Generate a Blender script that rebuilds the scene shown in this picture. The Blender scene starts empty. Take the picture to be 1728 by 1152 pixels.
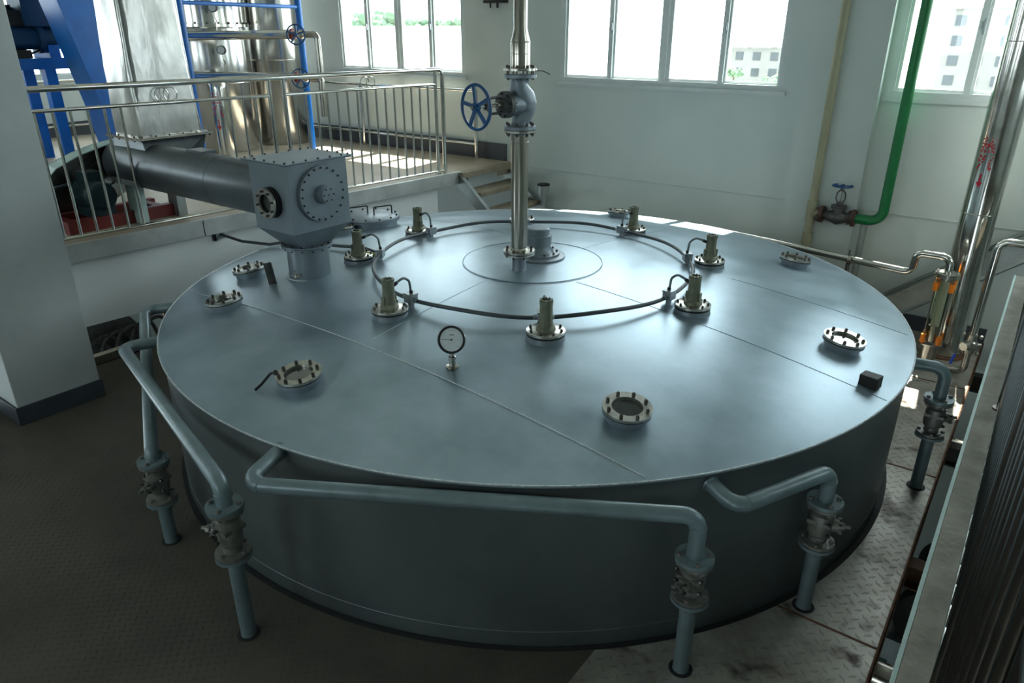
import bpy, math, random
from mathutils import Vector, Matrix
PI = math.pi
random.seed(7)
scene = bpy.context.scene
COL = scene.collection

# ------------------------------------------------------------------ camera
cam_d = bpy.data.cameras.new('camera')
cam = bpy.data.objects.new('camera', cam_d)
COL.objects.link(cam)
cam_d.sensor_width = 36.0
cam_d.lens = 36.0 * 1209.15 / 1728.0
cam_d.clip_start = 0.02
cam_d.clip_end = 600
_r = Vector((0.8039, 0.5947, 0.0017)).normalized()
_f = Vector((-0.5451, 0.7380, -0.3977)).normalized()
_d = _f.cross(_r).normalized()
_r = _d.cross(_f)
M = Matrix((( _r.x, -_d.x, -_f.x, 2.739), (_r.y, -_d.y, -_f.y, -3.945), (_r.z, -_d.z, -_f.z, 1.662), (0, 0, 0, 1)))
cam.matrix_world = M
scene.camera = cam

# ------------------------------------------------------------------ world, sun, exposure
world = bpy.data.worlds.new('sky')
scene.world = world
world.use_nodes = True
wn = world.node_tree
wn.nodes['Background'].inputs['Color'].default_value = (0.86, 0.94, 1.0, 1)
wn.nodes['Background'].inputs['Strength'].default_value = 3.4
sun_d = bpy.data.lights.new('sun', 'SUN')
sun_d.energy = 16.0
sun_d.angle = math.radians(0.6)
sun_d.color = (1.0, 0.95, 0.88)
sun = bpy.data.objects.new('sun', sun_d)
COL.objects.link(sun)
sun.rotation_euler = Vector((0.04, -0.447, -0.894)).to_track_quat('-Z', 'Y').to_euler()
vs = scene.view_settings
vs.view_transform = 'Standard'
vs.look = 'None'
vs.gamma = 1.0
vs.use_curve_mapping = False
vs.exposure = 1.32
cy = scene.cycles
cy.max_bounces = 10
cy.diffuse_bounces = 6
cy.glossy_bounces = 4
cy.transparent_max_bounces = 16
cy.sample_clamp_indirect = 6.0
cy.use_denoising = True


# ------------------------------------------------------------------ materials
class NT:
    def __init__(s, name):
        s.m = bpy.data.materials.new(name)
        s.m.use_nodes = True
        s.t = s.m.node_tree
        s.b = s.t.nodes['Principled BSDF']

    def n(s, typ, **kw):
        nd = s.t.nodes.new(typ)
        for k, v in kw.items():
            setattr(nd, k, v)
        return nd

    def l(s, a, b):
        s.t.links.new(a, b)

    def math(s, op, a, b=None):
        nd = s.n('ShaderNodeMath', operation=op)
        for i, v in enumerate((a, b)):
            if v is None:
                continue
            if isinstance(v, (int, float)):
                nd.inputs[i].default_value = v
            else:
                s.l(v, nd.inputs[i])
        return nd.outputs[0]


def mat(name, c, rough=0.5, metal=0.0, var=0.12, scale=3.0, bump=0.0, bscale=60.0, rvar=0.0, c2=None, spec=0.5, coat=0.0, stretch=None):
    """painted / metal / plaster surface: base colour drifting softly to c2, optional bump"""
    k = NT(name)
    b = k.b
    b.inputs['Metallic'].default_value = metal
    b.inputs['Roughness'].default_value = rough
    b.inputs['Specular IOR Level'].default_value = spec
    b.inputs['Coat Weight'].default_value = coat
    tc = k.n('ShaderNodeTexCoord')
    src = tc.outputs['Object']
    if stretch:
        mp = k.n('ShaderNodeMapping')
        mp.inputs['Scale'].default_value = stretch
        k.l(src, mp.inputs['Vector'])
        src = mp.outputs[0]
    no = k.n('ShaderNodeTexNoise')
    no.inputs['Scale'].default_value = scale
    no.inputs['Detail'].default_value = 6
    no.inputs['Roughness'].default_value = 0.6
    k.l(src, no.inputs['Vector'])
    cr = k.n('ShaderNodeValToRGB')
    cr.color_ramp.elements[0].position = 0.3
    cr.color_ramp.elements[1].position = 0.7
    if c2 is None:
        c2 = tuple(max(0, x * (1 - 2 * var)) for x in c)
    cr.color_ramp.elements[0].color = (*c2, 1)
    cr.color_ramp.elements[1].color = (*c, 1)
    k.l(no.outputs['Fac'], cr.inputs['Fac'])
    k.l(cr.outputs['Color'], b.inputs['Base Color'])
    if rvar:
        mr = k.n('ShaderNodeMapRange')
        mr.inputs['To Min'].default_value = max(0.02, rough - rvar)
        mr.inputs['To Max'].default_value = rough + rvar
        mr.inputs['From Min'].default_value = 0.3
        mr.inputs['From Max'].default_value = 0.7
        k.l(no.outputs['Fac'], mr.inputs['Value'])
        k.l(mr.outputs[0], b.inputs['Roughness'])
    if bump:
        n2 = k.n('ShaderNodeTexNoise')
        n2.inputs['Scale'].default_value = bscale
        n2.inputs['Detail'].default_value = 4
        k.l(src, n2.inputs['Vector'])
        bp = k.n('ShaderNodeBump')
        bp.inputs['Strength'].default_value = bump
        bp.inputs['Distance'].default_value = 0.01
        k.l(n2.outputs['Fac'], bp.inputs['Height'])
        k.l(bp.outputs[0], b.inputs['Normal'])
    return k.m


def checker_plate(name, c, c2, rough, pitch=0.036, stain=None, metal=0.3):
    """steel tread plate: raised lozenges in a herringbone, grime between them"""
    k = NT(name)
    b = k.b
    tc = k.n('ShaderNodeTexCoord')
    mp = k.n('ShaderNodeMapping')
    mp.inputs['Rotation'].default_value = (0, 0, math.radians(45))
    mp.inputs['Scale'].default_value = (1 / pitch,) * 3
    k.l(tc.outputs['Object'], mp.inputs['Vector'])
    sp = k.n('ShaderNodeSeparateXYZ')
    k.l(mp.outputs[0], sp.inputs[0])
    fx, fy = k.math('FLOOR', sp.outputs[0]), k.math('FLOOR', sp.outputs[1])
    par = k.math('PINGPONG', k.math('ADD', fx, fy), 1.0)
    lx = k.math('SUBTRACT', k.math('SUBTRACT', sp.outputs[0], fx), 0.5)
    ly = k.math('SUBTRACT', k.math('SUBTRACT', sp.outputs[1], fy), 0.5)
    ax, ay = k.math('ABSOLUTE', lx), k.math('ABSOLUTE', ly)

    def ell(p, q):
        return k.math('ADD', k.math('MULTIPLY', p, 2.3), k.math('MULTIPLY', q, 8.0))
    e1, e2 = ell(ax, ay), ell(ay, ax)
    mixn = k.math('ADD', k.math('MULTIPLY', e1, par), k.math('MULTIPLY', e2, k.math('SUBTRACT', 1.0, par)))
    h = k.n('ShaderNodeMapRange')
    h.inputs['From Min'].default_value = 1.05
    h.inputs['From Max'].default_value = 0.75
    h.inputs['To Min'].default_value = 0
    h.inputs['To Max'].default_value = 1
    k.l(mixn, h.inputs['Value'])
    bp = k.n('ShaderNodeBump')
    bp.inputs['Strength'].default_value = 1.0
    bp.inputs['Distance'].default_value = 0.006
    k.l(h.outputs[0], bp.inputs['Height'])
    k.l(bp.outputs[0], b.inputs['Normal'])
    no = k.n('ShaderNodeTexNoise')
    no.inputs['Scale'].default_value = 2.2
    no.inputs['Detail'].default_value = 8
    no.inputs['Roughness'].default_value = 0.65
    k.l(tc.outputs['Object'], no.inputs['Vector'])
    cr = k.n('ShaderNodeValToRGB')
    cr.color_ramp.elements[0].position = 0.36
    cr.color_ramp.elements[1].position = 0.62
    cr.color_ramp.elements[0].color = (*c2, 1)
    cr.color_ramp.elements[1].color = (*c, 1)
    k.l(no.outputs['Fac'], cr.inputs['Fac'])
    col = cr.outputs['Color']
    if stain:
        n3 = k.n('ShaderNodeTexNoise')
        n3.inputs['Scale'].default_value = 5.5
        n3.inputs['Detail'].default_value = 5
        k.l(tc.outputs['Object'], n3.inputs['Vector'])
        r3 = k.n('ShaderNodeValToRGB')
        r3.color_ramp.elements[0].position = 0.58
        r3.color_ramp.elements[1].position = 0.7
        k.l(n3.outputs['Fac'], r3.inputs['Fac'])
        mx = k.n('ShaderNodeMixRGB')
        mx.inputs['Color2'].default_value = (*stain, 1)
        k.l(r3.outputs['Color'], mx.inputs['Fac'])
        k.l(col, mx.inputs['Color1'])
        col = mx.outputs[0]
    k.l(col, b.inputs['Base Color'])
    b.inputs['Metallic'].default_value = metal
    b.inputs['Roughness'].default_value = rough
    return k.m


def glass(name, tint=(0.96, 0.99, 0.98)):
    k = NT(name)
    k.t.nodes.remove(k.b)
    out = k.t.nodes['Material Output']
    tr = k.n('ShaderNodeBsdfTransparent')
    tr.inputs[0].default_value = (*tint, 1)
    gl = k.n('ShaderNodeBsdfGlossy')
    gl.inputs['Roughness'].default_value = 0.02
    lw = k.n('ShaderNodeLayerWeight')
    lw.inputs['Blend'].default_value = 0.5
    fr = k.math('ADD', k.math('MULTIPLY', k.math('POWER', lw.outputs['Facing'], 5.0), 0.9), 0.035)
    mx = k.n('ShaderNodeMixShader')
    k.l(fr, mx.inputs[0])
    k.l(tr.outputs[0], mx.inputs[1])
    k.l(gl.outputs[0], mx.inputs[2])
    k.l(mx.outputs[0], out.inputs['Surface'])
    return k.m


def S(r, g, b):
    f = lambda v: (v / 255 / 12.92) if v / 255 <= 0.04045 else ((v / 255 + 0.055) / 1.055) ** 2.4
    return (f(r), f(g), f(b))


MT = {
    'roof': mat('grey_tank_enamel', S(164, 181, 192), 0.34, 0.62, c2=S(130, 150, 160), scale=2.2, rvar=0.06, bump=0.05, bscale=5, stretch=(1, 1, 1)),
    'tankwall': mat('grey_tank_wall_paint', S(112, 119, 120), 0.4, 0.5, c2=S(88, 96, 98), scale=1.2, rvar=0.05, bump=0.05, bscale=4),
    'weld': mat('bare_weld_bead', S(200, 208, 210), 0.45, 0.5, var=0.2, scale=60, bump=0.6, bscale=150),
    'greypipe': mat('grey_painted_pipe', S(125, 142, 148), 0.38, 0.25, c2=S(100, 116, 120), scale=6, bump=0.08),
    'hopper': mat('grey_hopper_paint', S(128, 140, 148), 0.4, 0.35, c2=S(112, 124, 132), scale=4, bump=0.05, bscale=20),
    'conveyor': mat('dark_grey_conveyor_paint', S(96, 104, 110), 0.33, 0.5, c2=S(82, 90, 94), scale=5),
    'valve': mat('dull_valve_metal', S(140, 140, 134), 0.42, 0.5, c2=S(104, 104, 98), scale=20, bump=0.2, bscale=90),
    'castgrey': mat('grey_cast_valve_paint', S(134, 146, 154), 0.42, 0.35, c2=S(115, 126, 134), scale=14, bump=0.25, bscale=90),
    'stainless': mat('polished_stainless', S(214, 214, 208), 0.14, 1.0, c2=S(196, 194, 186), scale=8, rvar=0.04),
    'stainpipe': mat('brushed_stainless_pipe', S(186, 182, 172), 0.24, 1.0, c2=S(160, 155, 145), scale=6, rvar=0.06, stretch=(1, 1, 0.15)),
    'sheet': mat('crinkled_stainless_sheet', S(205, 206, 204), 0.2, 1.0, c2=S(178, 178, 174), scale=3, bump=0.55, bscale=2.6, stretch=(1, 1, 0.5)),
    'duct': mat('dull_aluminium_sheet', S(196, 196, 192), 0.27, 1.0, c2=S(150, 150, 146), scale=2.2, bump=0.9, bscale=3.5, stretch=(1.5, 1.5, 0.6)),
    'flange': mat('bright_flange_steel', S(196, 194, 186), 0.27, 0.9, c2=S(160, 157, 148), scale=20),
    'bolt': mat('dark_bolt_steel', S(86, 84, 80), 0.38, 0.8, c2=S(60, 58, 55), scale=40),
    'gasket': mat('black_rubber_gasket', S(26, 28, 28), 0.7, 0, scale=10),
    'olive': mat('olive_sensor_housing', S(124, 128, 108), 0.45, 0.25, c2=S(98, 102, 84), scale=25, bump=0.15, bscale=120),
    'conduit': mat('grey_cable_conduit', S(72, 80, 86), 0.45, 0.1, c2=S(58, 66, 70), scale=15),
    'conduitlight': mat('light_grey_flexible_conduit', S(120, 130, 134), 0.45, 0.1, scale=15),
    'boxal': mat('cast_aluminium_box', S(160, 168, 172), 0.4, 0.6, c2=S(130, 138, 142), scale=20),
    'wallw': mat('white_plaster', S(190, 199, 196), 0.75, 0, c2=S(180, 191, 189), scale=1.3, bump=0.06, bscale=16),
    'column': mat('scuffed_white_plaster', S(186, 192, 192), 0.75, 0, c2=S(170, 178, 178), scale=2.4, bump=0.1, bscale=14),
    'whitepaint': mat('lightened_white_paint', S(228, 232, 232), 0.6, 0, c2=S(220, 226, 226), scale=1.5, bump=0.05, bscale=16),  # white wall colour lightened to make up for light the platform wall lacks
    'darksteel': mat('stainless_with_dark_reflections', S(128, 122, 116), 0.25, 1.0, c2=S(100, 95, 90), scale=6),  # polished steel; reflections of the dark room are put into its colour
    'galvanised': mat('galvanised_sheet', S(200, 204, 202), 0.42, 0.35, c2=S(168, 172, 170), scale=4),
    'innertube': mat('pale_inner_float_guide', S(176, 176, 156), 0.4, 0.1, scale=6),
    'skirt': mat('blue_grey_skirting_paint', S(66, 72, 80), 0.5, 0, c2=S(54, 60, 68), scale=5),
    'ceil': mat('white_ceiling', S(205, 208, 205), 0.8, 0, scale=1),
    'floordark': checker_plate('dark_matte_tread_plate', S(82, 78, 67), S(68, 65, 56), 0.62, 0.036, metal=0.0),
    'floorplate': checker_plate('worn_tread_plate', S(182, 179, 170), S(126, 119, 108), 0.36, 0.05, S(60, 48, 38), metal=0.35),
    'platfloor': mat('tan_concrete_floor', S(176, 164, 144), 0.5, 0, c2=S(150, 138, 120), scale=2.0, bump=0.1, bscale=30),
    'tread': mat('tan_concrete_tread', S(150, 140, 122), 0.6, 0, c2=S(120, 110, 94), scale=6, bump=0.15, bscale=40),
    'steelgrey': mat('grey_channel_steel', S(158, 166, 166), 0.42, 0.3, c2=S(126, 134, 132), scale=5),
    'curb': mat('bare_concrete', S(154, 151, 142), 0.8, 0, c2=S(116, 113, 104), scale=7, bump=0.3, bscale=45),
    'palepaint': mat('pale_green_paint', S(180, 205, 200), 0.5, 0, scale=4),
    'teal': mat('teal_floor_paint', S(66, 104, 98), 0.35, 0, c2=S(52, 86, 82), scale=1.3),
    'dark': mat('dark_machine_iron', S(46, 46, 44), 0.55, 0.4, c2=S(32, 32, 30), scale=8),
    'rust': mat('rusty_edge_iron', S(132, 92, 66), 0.7, 0.3, c2=S(84, 62, 50), scale=14, bump=0.4, bscale=60),
    'brownsteel': mat('brown_painted_steel', S(120, 78, 50), 0.55, 0.2, c2=S(80, 52, 38), scale=5),
    'blue': mat('blue_machine_enamel', S(0, 104, 190), 0.38, 0, c2=S(0, 84, 160), scale=3),
    'bluewheel': mat('blue_handwheel_paint', S(0, 74, 124), 0.4, 0, c2=S(0, 62, 108), scale=10),
    'darkblue': mat('deep_blue_machine_paint', S(18, 62, 96), 0.45, 0.1, c2=S(14, 50, 80), scale=6),
    'green': mat('green_pipe_paint', S(0, 118, 62), 0.4, 0, c2=S(0, 100, 52), scale=4),
    'beige': mat('beige_pipe_paint', S(150, 148, 122), 0.5, 0, c2=S(134, 132, 108), scale=4),
    'motor': mat('dark_green_motor_paint', S(30, 60, 66), 0.45, 0.2, c2=S(22, 46, 52), scale=8),
    'red': mat('dark_red_oxide_paint', S(118, 34, 30), 0.55, 0, c2=S(90, 26, 24), scale=6),
    'redtext': mat('red_stencil_paint', S(196, 28, 48), 0.5, 0, scale=4),
    'orange': mat('orange_plastic', S(240, 130, 20), 0.4, 0, scale=4),
    'bluegrip': mat('blue_vinyl_grip', S(30, 90, 220), 0.4, 0, scale=4),
    'yellow': mat('yellow_green_tape', S(170, 180, 30), 0.5, 0, scale=10),
    'frame': mat('white_window_plastic', S(196, 204, 204), 0.4, 0, c2=S(180, 190, 190), scale=3),
    'dial': mat('white_dial_face', S(206, 214, 214), 0.4, 0, scale=5),
    'black': mat('black_enamel', S(16, 17, 18), 0.35, 0, scale=5),
    'copper': mat('copper_pipe', S(200, 130, 90), 0.3, 1.0, scale=8),
    'brass': mat('brass_pipe', S(200, 180, 120), 0.25, 1.0, scale=8),
    'iron': mat('grey_cast_iron', S(96, 98, 98), 0.45, 0.5, c2=S(66, 66, 66), scale=18, bump=0.3, bscale=80),
    'rustflange': mat('brown_rusted_flange', S(92, 66, 56), 0.55, 0.3, c2=S(64, 48, 44), scale=25),
    'glasspane': glass('window_glass'),
    'tubeglass': glass('clear_tube_glass', (0.93, 0.96, 0.93)),
    'sightglass': mat('dark_sight_glass', S(52, 60, 58), 0.08, 0, c2=S(40, 46, 44), scale=8, coat=1.0),
    'gapshade': mat('dark_floor_gap_shade', S(34, 36, 36), 0.7, 0, scale=5),  # dark tone standing for the shade inside floor gaps and holes
    'outwall': mat('pale_building_render', S(112, 114, 112), 0.8, 0, scale=0.2),
    'outwhite': mat('white_warehouse_cladding', S(205, 206, 204), 0.8, 0, scale=0.05),
    'outroof': mat('pale_roof_tiles', S(92, 104, 110), 0.8, 0, scale=0.3),
    'outglass': mat('dark_building_window', S(50, 60, 66), 0.3, 0, scale=1),
    'ground': mat('pale_yard_concrete', S(180, 178, 170), 0.9, 0, c2=S(160, 160, 150), scale=0.05),
    'leaf': mat('tree_foliage', S(98, 120, 96), 0.8, 0, c2=S(60, 88, 66), scale=1.2),
    'bark': mat('tree_bark', S(90, 78, 62), 0.9, 0, scale=3),
}


# ------------------------------------------------------------------ mesh helpers
def frame(axis):
    a = Vector(axis).normalized()
    u = a.orthogonal().normalized() if abs(a.z) < 0.999 else Vector((1, 0, 0))
    if abs(a.z) < 0.999:
        u = Vector((0, 0, 1)).cross(a).normalized()
    v = a.cross(u).normalized()
    return a, u, v


class MB:
    def __init__(s):
        s.v, s.f = [], []

    def add(s, vs_, fs):
        o = len(s.v)
        s.v += [Vector(p) for p in vs_]
        s.f += [tuple(i + o for i in f) for f in fs]
        return s

    def box(s, lo, hi, rz=0, c=None):
        (x0, y0, z0), (x1, y1, z1) = lo, hi
        vs_ = [Vector((x, y, z)) for z in (z0, z1) for x, y in ((x0, y0), (x1, y0), (x1, y1), (x0, y1))]
        if rz:
            cc = Vector(c) if c else Vector(((x0 + x1) / 2, (y0 + y1) / 2, 0))
            R = Matrix.Rotation(rz, 3, 'Z')
            vs_ = [R @ (p - cc) + cc for p in vs_]
        return s.add(vs_, [(3, 2, 1, 0), (4, 5, 6, 7), (0, 1, 5, 4), (1, 2, 6, 5), (2, 3, 7, 6), (3, 0, 4, 7)])

    def bar(s, a, b, w, h, up=(0, 0, 1)):
        a, b = Vector(a), Vector(b)
        d = (b - a).normalized()
        side = d.cross(Vector(up))
        if side.length < 1e-4:
            side = d.cross(Vector((0, 1, 0)))
        side.normalize()
        u = side.cross(d).normalized()
        vs_ = [p + side * sx * w / 2 + u * sz * h / 2 for p in (a, b) for sx, sz in ((-1, -1), (1, -1), (1, 1), (-1, 1))]
        return s.add(vs_, [(3, 2, 1, 0), (4, 5, 6, 7), (0, 1, 5, 4), (1, 2, 6, 5), (2, 3, 7, 6), (3, 0, 4, 7)])

    def hull(s, loops, cap=True):
        """loft a list of equal-length vertex loops"""
        n = len(loops[0])
        o = len(s.v)
        for lp in loops:
            s.v += [Vector(p) for p in lp]
        for i in range(len(loops) - 1):
            for j in range(n):
                a, b = o + i * n + j, o + i * n + (j + 1) % n
                s.f.append((a, b, b + n, a + n))
        if cap:
            s.f.append(tuple(o + j for j in reversed(range(n))))
            s.f.append(tuple(o + (len(loops) - 1) * n + j for j in range(n)))
        return s

    def lathe(s, prof, base=(0, 0, 0), axis=(0, 0, 1), seg=32, closed=False):
        """prof: (radius, height) list revolved about axis from base"""
        a, u, v = frame(axis)
        base = Vector(base)
        o = len(s.v)
        idx = []
        for r, h in prof:
            if r < 1e-6:
                s.v.append(base + a * h)
                idx.append([len(s.v) - 1] * seg)
            else:
                st = len(s.v)
                for k in range(seg):
                    t = 2 * PI * k / seg
                    s.v.append(base + a * h + (u * math.cos(t) + v * math.sin(t)) * r)
                idx.append(list(range(st, st + seg)))
        rng = list(range(len(prof) - 1)) + ([len(prof) - 1] if closed else [])
        for i in rng:
            A, B = idx[i], idx[(i + 1) % len(prof)]
            for k in range(seg):
                k2 = (k + 1) % seg
                q = []
                for w in (A[k], A[k2], B[k2], B[k]):
                    if w not in q:
                        q.append(w)
                if len(q) >= 3:
                    s.f.append(tuple(q))
        return s

    def cyl(s, a, b, r, r2=None, seg=24):
        a, b = Vector(a), Vector(b)
        L = (b - a).length
        return s.lathe([(0, 0), (r, 0), (r if r2 is None else r2, L), (0, L)], a, b - a, seg)

    def ring(s, c, axis, ro, ri, h, seg=32):
        return s.lathe([(ri, 0), (ro, 0), (ro, h), (ri, h)], c, axis, seg, closed=True)

    def torus(s, c, axis, R, r, seg=40, sec=8):
        return s.lathe([(R + r * math.cos(2 * PI * k / sec), r * math.sin(2 * PI * k / sec)) for k in range(sec)], c, axis, seg, closed=True)

    def hexp(s, c, axis, r, h):
        return s.lathe([(0, 0), (r, 0), (r, h * 0.85), (r * 0.85, h), (0, h)], c, axis, 6)

    def ball(s, c, r, sq=(1, 1, 1), seg=20, rings=12):
        o = len(s.v)
        c = Vector(c)
        vs_, fs = [], []
        for i in range(rings + 1):
            t = PI * i / rings
            for k in range(seg):
                p = 2 * PI * k / seg
                vs_.append(c + Vector((r * sq[0] * math.sin(t) * math.cos(p), r * sq[1] * math.sin(t) * math.sin(p), r * sq[2] * math.cos(t))))
        for i in range(rings):
            for k in range(seg):
                k2 = (k + 1) % seg
                fs.append((i * seg + k, (i + 1) * seg + k, (i + 1) * seg + k2, i * seg + k2))
        return s.add(vs_, fs)

    def tube(s, pts, r, bend=0.0, seg=16, nb=7, closed=False, cap=True):
        pts = path(pts, bend, nb) if bend else [Vector(p) for p in pts]
        n = len(pts)
        o = len(s.v)
        tang = []
        for i in range(n):
            if closed:
                d = pts[(i + 1) % n] - pts[i - 1]
            else:
                d = pts[min(i + 1, n - 1)] - pts[max(i - 1, 0)]
            tang.append(d.normalized())
        a, u, v = frame(tang[0])
        for i in range(n):
            if i:
                q = tang[i - 1].rotation_difference(tang[i])
                u = q @ u
                u = (u - tang[i] * u.dot(tang[i])).normalized()
            w = tang[i].cross(u)
            rr = r[i] if isinstance(r, (list, tuple)) else r
            for k in range(seg):
                t = 2 * PI * k / seg
                s.v.append(pts[i] + (u * math.cos(t) + w * math.sin(t)) * rr)
        for i in range(n if closed else n - 1):
            for k in range(seg):
                k2 = (k + 1) % seg
                A, B = o + i * seg, o + ((i + 1) % n) * seg
                s.f.append((A + k, A + k2, B + k2, B + k))
        if cap and not closed:
            s.f.append(tuple(o + k for k in reversed(range(seg))))
            s.f.append(tuple(o + (n - 1) * seg + k for k in range(seg)))
        return s

    def build(s, name, m, parent=None, off=None, smooth=True, bevel=0.0, **props):
        me = bpy.data.meshes.new(name)
        o_ = Vector(off) if off is not None else Vector((0, 0, 0))
        me.from_pydata([tuple(p - o_) for p in s.v], [], s.f)
        me.validate()
        import bmesh
        bm = bmesh.new()
        bm.from_mesh(me)
        bmesh.ops.recalc_face_normals(bm, faces=bm.faces)
        bm.to_mesh(me)
        bm.free()
        if smooth:
            me.polygons.foreach_set('use_smooth', [True] * len(me.polygons))
            me.set_sharp_from_angle(angle=math.radians(38))
        me.materials.append(MT[m] if isinstance(m, str) else m)
        ob = bpy.data.objects.new(name, me)
        COL.objects.link(ob)
        if parent is not None:
            ob.parent = parent
        if bevel:
            md = ob.modifiers.new('bevel', 'BEVEL')
            md.width = bevel
            md.segments = 2
            md.limit_method = 'ANGLE'
            md.angle_limit = math.radians(50)
        for k, v in props.items():
            ob[k] = v
        return ob


def path(pts, bend, nb=7):
    pts = [Vector(p) for p in pts]
    out = [pts[0]]
    for i in range(1, len(pts) - 1):
        p, a, b = pts[i], pts[i - 1], pts[i + 1]
        da, db = (a - p), (b - p)
        ang = da.angle(db)
        if ang > PI - 0.02:
            out.append(p)
            continue
        t = min(bend / math.tan(ang / 2), da.length * 0.49, db.length * 0.49)
        rr = t * math.tan(ang / 2)
        da.normalize()
        db.normalize()
        c = p + (da + db).normalized() * (rr / math.sin(ang / 2))
        v0 = (p + da * t) - c
        v1 = (p + db * t) - c
        for k in range(nb + 1):
            f = k / nb
            sa = v0.angle(v1)
            w = (v0 * math.sin((1 - f) * sa) + v1 * math.sin(f * sa)) / math.sin(sa)
            out.append(c + w)
    out.append(pts[-1])
    return out


def tag(o, label, cat, group=None, kind=None):
    o['label'] = label
    o['category'] = cat
    if group:
        o['group'] = group
    if kind:
        o['kind'] = kind
    return o


def thing(name, label, cat, loc=(0, 0, 0), rotz=0.0, group=None):
    o = bpy.data.objects.new(name, None)
    o.empty_display_size = 0.1
    COL.objects.link(o)
    o.location = loc
    o.rotation_euler = (0, 0, rotz)
    return tag(o, label, cat, group)


def struct(name, mb, m, **kw):
    o = mb.build(name, m, **kw)
    o['kind'] = 'structure'
    return o


def dup(root, loc, rotz=0.0, label=None, group=None):
    r = root.copy()
    COL.objects.link(r)
    r.location = loc
    r.rotation_euler = (0, 0, rotz)
    if label:
        r['label'] = label
    if group:
        r['group'] = group
    for ch in list(root.children):
        c = ch.copy()
        COL.objects.link(c)
        c.parent = r
        for g in list(ch.children):
            d = g.copy()
            COL.objects.link(d)
            d.parent = c
    return r


_boltmesh = {}


def bolts(parent, c, axis, R, n, size=0.009, h=0.012, m='bolt', phase=0.0, name='bolt', through=0.0):
    """n hexagonal bolts on a pitch circle, each its own object, sharing one mesh"""
    a, u, v = frame(axis)
    key = (round(size, 4), round(h, 4), m, round(through, 4))
    if key not in _boltmesh:
        mb = MB()
        mb.hexp((0, 0, 0), (0, 0, 1), size, h)
        mb.cyl((0, 0, h * 0.8), (0, 0, h * 1.25), size * 0.5, seg=8)
        if through:
            mb.hexp((0, 0, -through), (0, 0, -1), size, h)
            mb.cyl((0, 0, 0), (0, 0, -through - h * 1.5), size * 0.5, seg=8)
        ob = mb.build(name, m)
        _boltmesh[key] = ob.data
        bpy.data.objects.remove(ob)
    q = Vector((0, 0, 1)).rotation_difference(a)
    for k in range(n):
        t = 2 * PI * k / n + phase
        o = bpy.data.objects.new(name, _boltmesh[key])
        COL.objects.link(o)
        o.parent = parent
        o.location = Vector(c) + (u * math.cos(t) + v * math.sin(t)) * R
        o.rotation_mode = 'QUATERNION'
        o.rotation_quaternion = q


def handwheel(parent, c, axis, R, r=0.008, spokes=5, m='bluewheel', off=(0, 0, 0), twist=0.3):
    c = Vector(c) - Vector(off)
    a, u, v = frame(axis)
    mb = MB().torus(c, axis, R, r, 40, 8)
    mb.cyl(c - a * r * 1.8, c + a * r * 1.8, r * 2.6, seg=14)
    for k in range(spokes):
        t = 2 * PI * k / spokes + twist
        d = u * math.cos(t) + v * math.sin(t)
        mb.bar(c + d * r * 1.5, c + d * (R - r * 0.3), r * 2.1, r * 1.3, up=a)
    return mb.build('handwheel', m, parent)


RT = 2.4


def zr(x, y):
    """height of the shallow domed tank roof"""
    return 0.2 * (1 - min(1, (x * x + y * y) / (RT * RT)))


# ================================================================== SETTING
WY = 3.2          # back wall
PZ = 0.2          # raised platform floor
FZ = -0.87        # steel plate floor
LZ = -3.6         # lower level
CZ = 4.6          # ceiling
XL, XR, YF = -9.2, 5.5, -8.0


def wall_y(y0, y1, xa, xb, z0, z1, holes):
    """wall slab along X with rectangular window holes (x0,x1,z0,z1)"""
    mb = MB()
    x = xa
    for hx0, hx1, hz0, hz1 in sorted(holes):
        mb.box((x, y0, z0), (hx0, y1, z1))
        mb.box((hx0, y0, z0), (hx1, y1, hz0))
        mb.box((hx0, y0, hz1), (hx1, y1, z1))
        x = hx1
    mb.box((x, y0, z0), (xb, y1, z1))
    return mb


def wall_x(x0, x1, ya, yb, z0, z1, holes):
    mb = MB()
    y = ya
    for h0, h1, hz0, hz1 in sorted(holes):
        mb.box((x0, y, z0), (x1, h0, z1))
        mb.box((x0, h0, z0), (x1, h1, hz0))
        mb.box((x0, h0, hz1), (x1, h1, z1))
        y = h1
    mb.box((x0, y, z0), (x1, yb, z1))
    return mb


WT = 2.62
back_holes = [(-8.3, -6.35, 1.14, 3.0), (-5.5, -3.25, 1.14, 3.0), (-1.88, 0.58, 1.14, 3.0), (1.46, 3.86, 1.14, 3.0)]
struct('wall_back', wall_y(WY, WY + 0.26, XL - 0.26, XR + 0.26, LZ, CZ, back_holes), 'wallw', smooth=False)
left_holes = [(-6.6, -4.3, 1.0, WT), (-3.2, -0.9, 1.0, WT), (0.3, 2.6, 1.0, WT)]
struct('wall_left', wall_x(XL - 0.26, XL, YF - 0.26, WY, 0.0, CZ, left_holes), 'wallw', smooth=False)
low_fill_holes = [(-5.0, -2.4, -3.0, -0.9), (-1.6, 0.2, -3.0, -1.3)]  # lower windows added to light the machine under the platform
struct('wall_left_low', wall_x(XL - 0.26, XL, YF - 0.26, WY, LZ, 0.0, low_fill_holes), 'wallw', smooth=False)
right_fill_holes = [(0.6, 2.4, 1.1, 2.9)]  # unseen window, added to brighten the right side
struct('wall_right', wall_x(XR, XR + 0.26, YF - 0.26, WY, LZ, CZ, right_fill_holes), 'wallw', smooth=False)
front_fill_holes = [(-8.5, -5.2, -3.0, -1.2), (-4.4, -2.0, 1.2, 2.6), (-0.6, 1.6, 1.2, 2.6), (2.2, 4.8, -3.0, -1.2)]  # unseen windows behind the camera, added to light the front and lower level
struct('wall_front', wall_y(YF - 0.26, YF, XL, XR, LZ, CZ, front_fill_holes), 'wallw', smooth=False)
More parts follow.
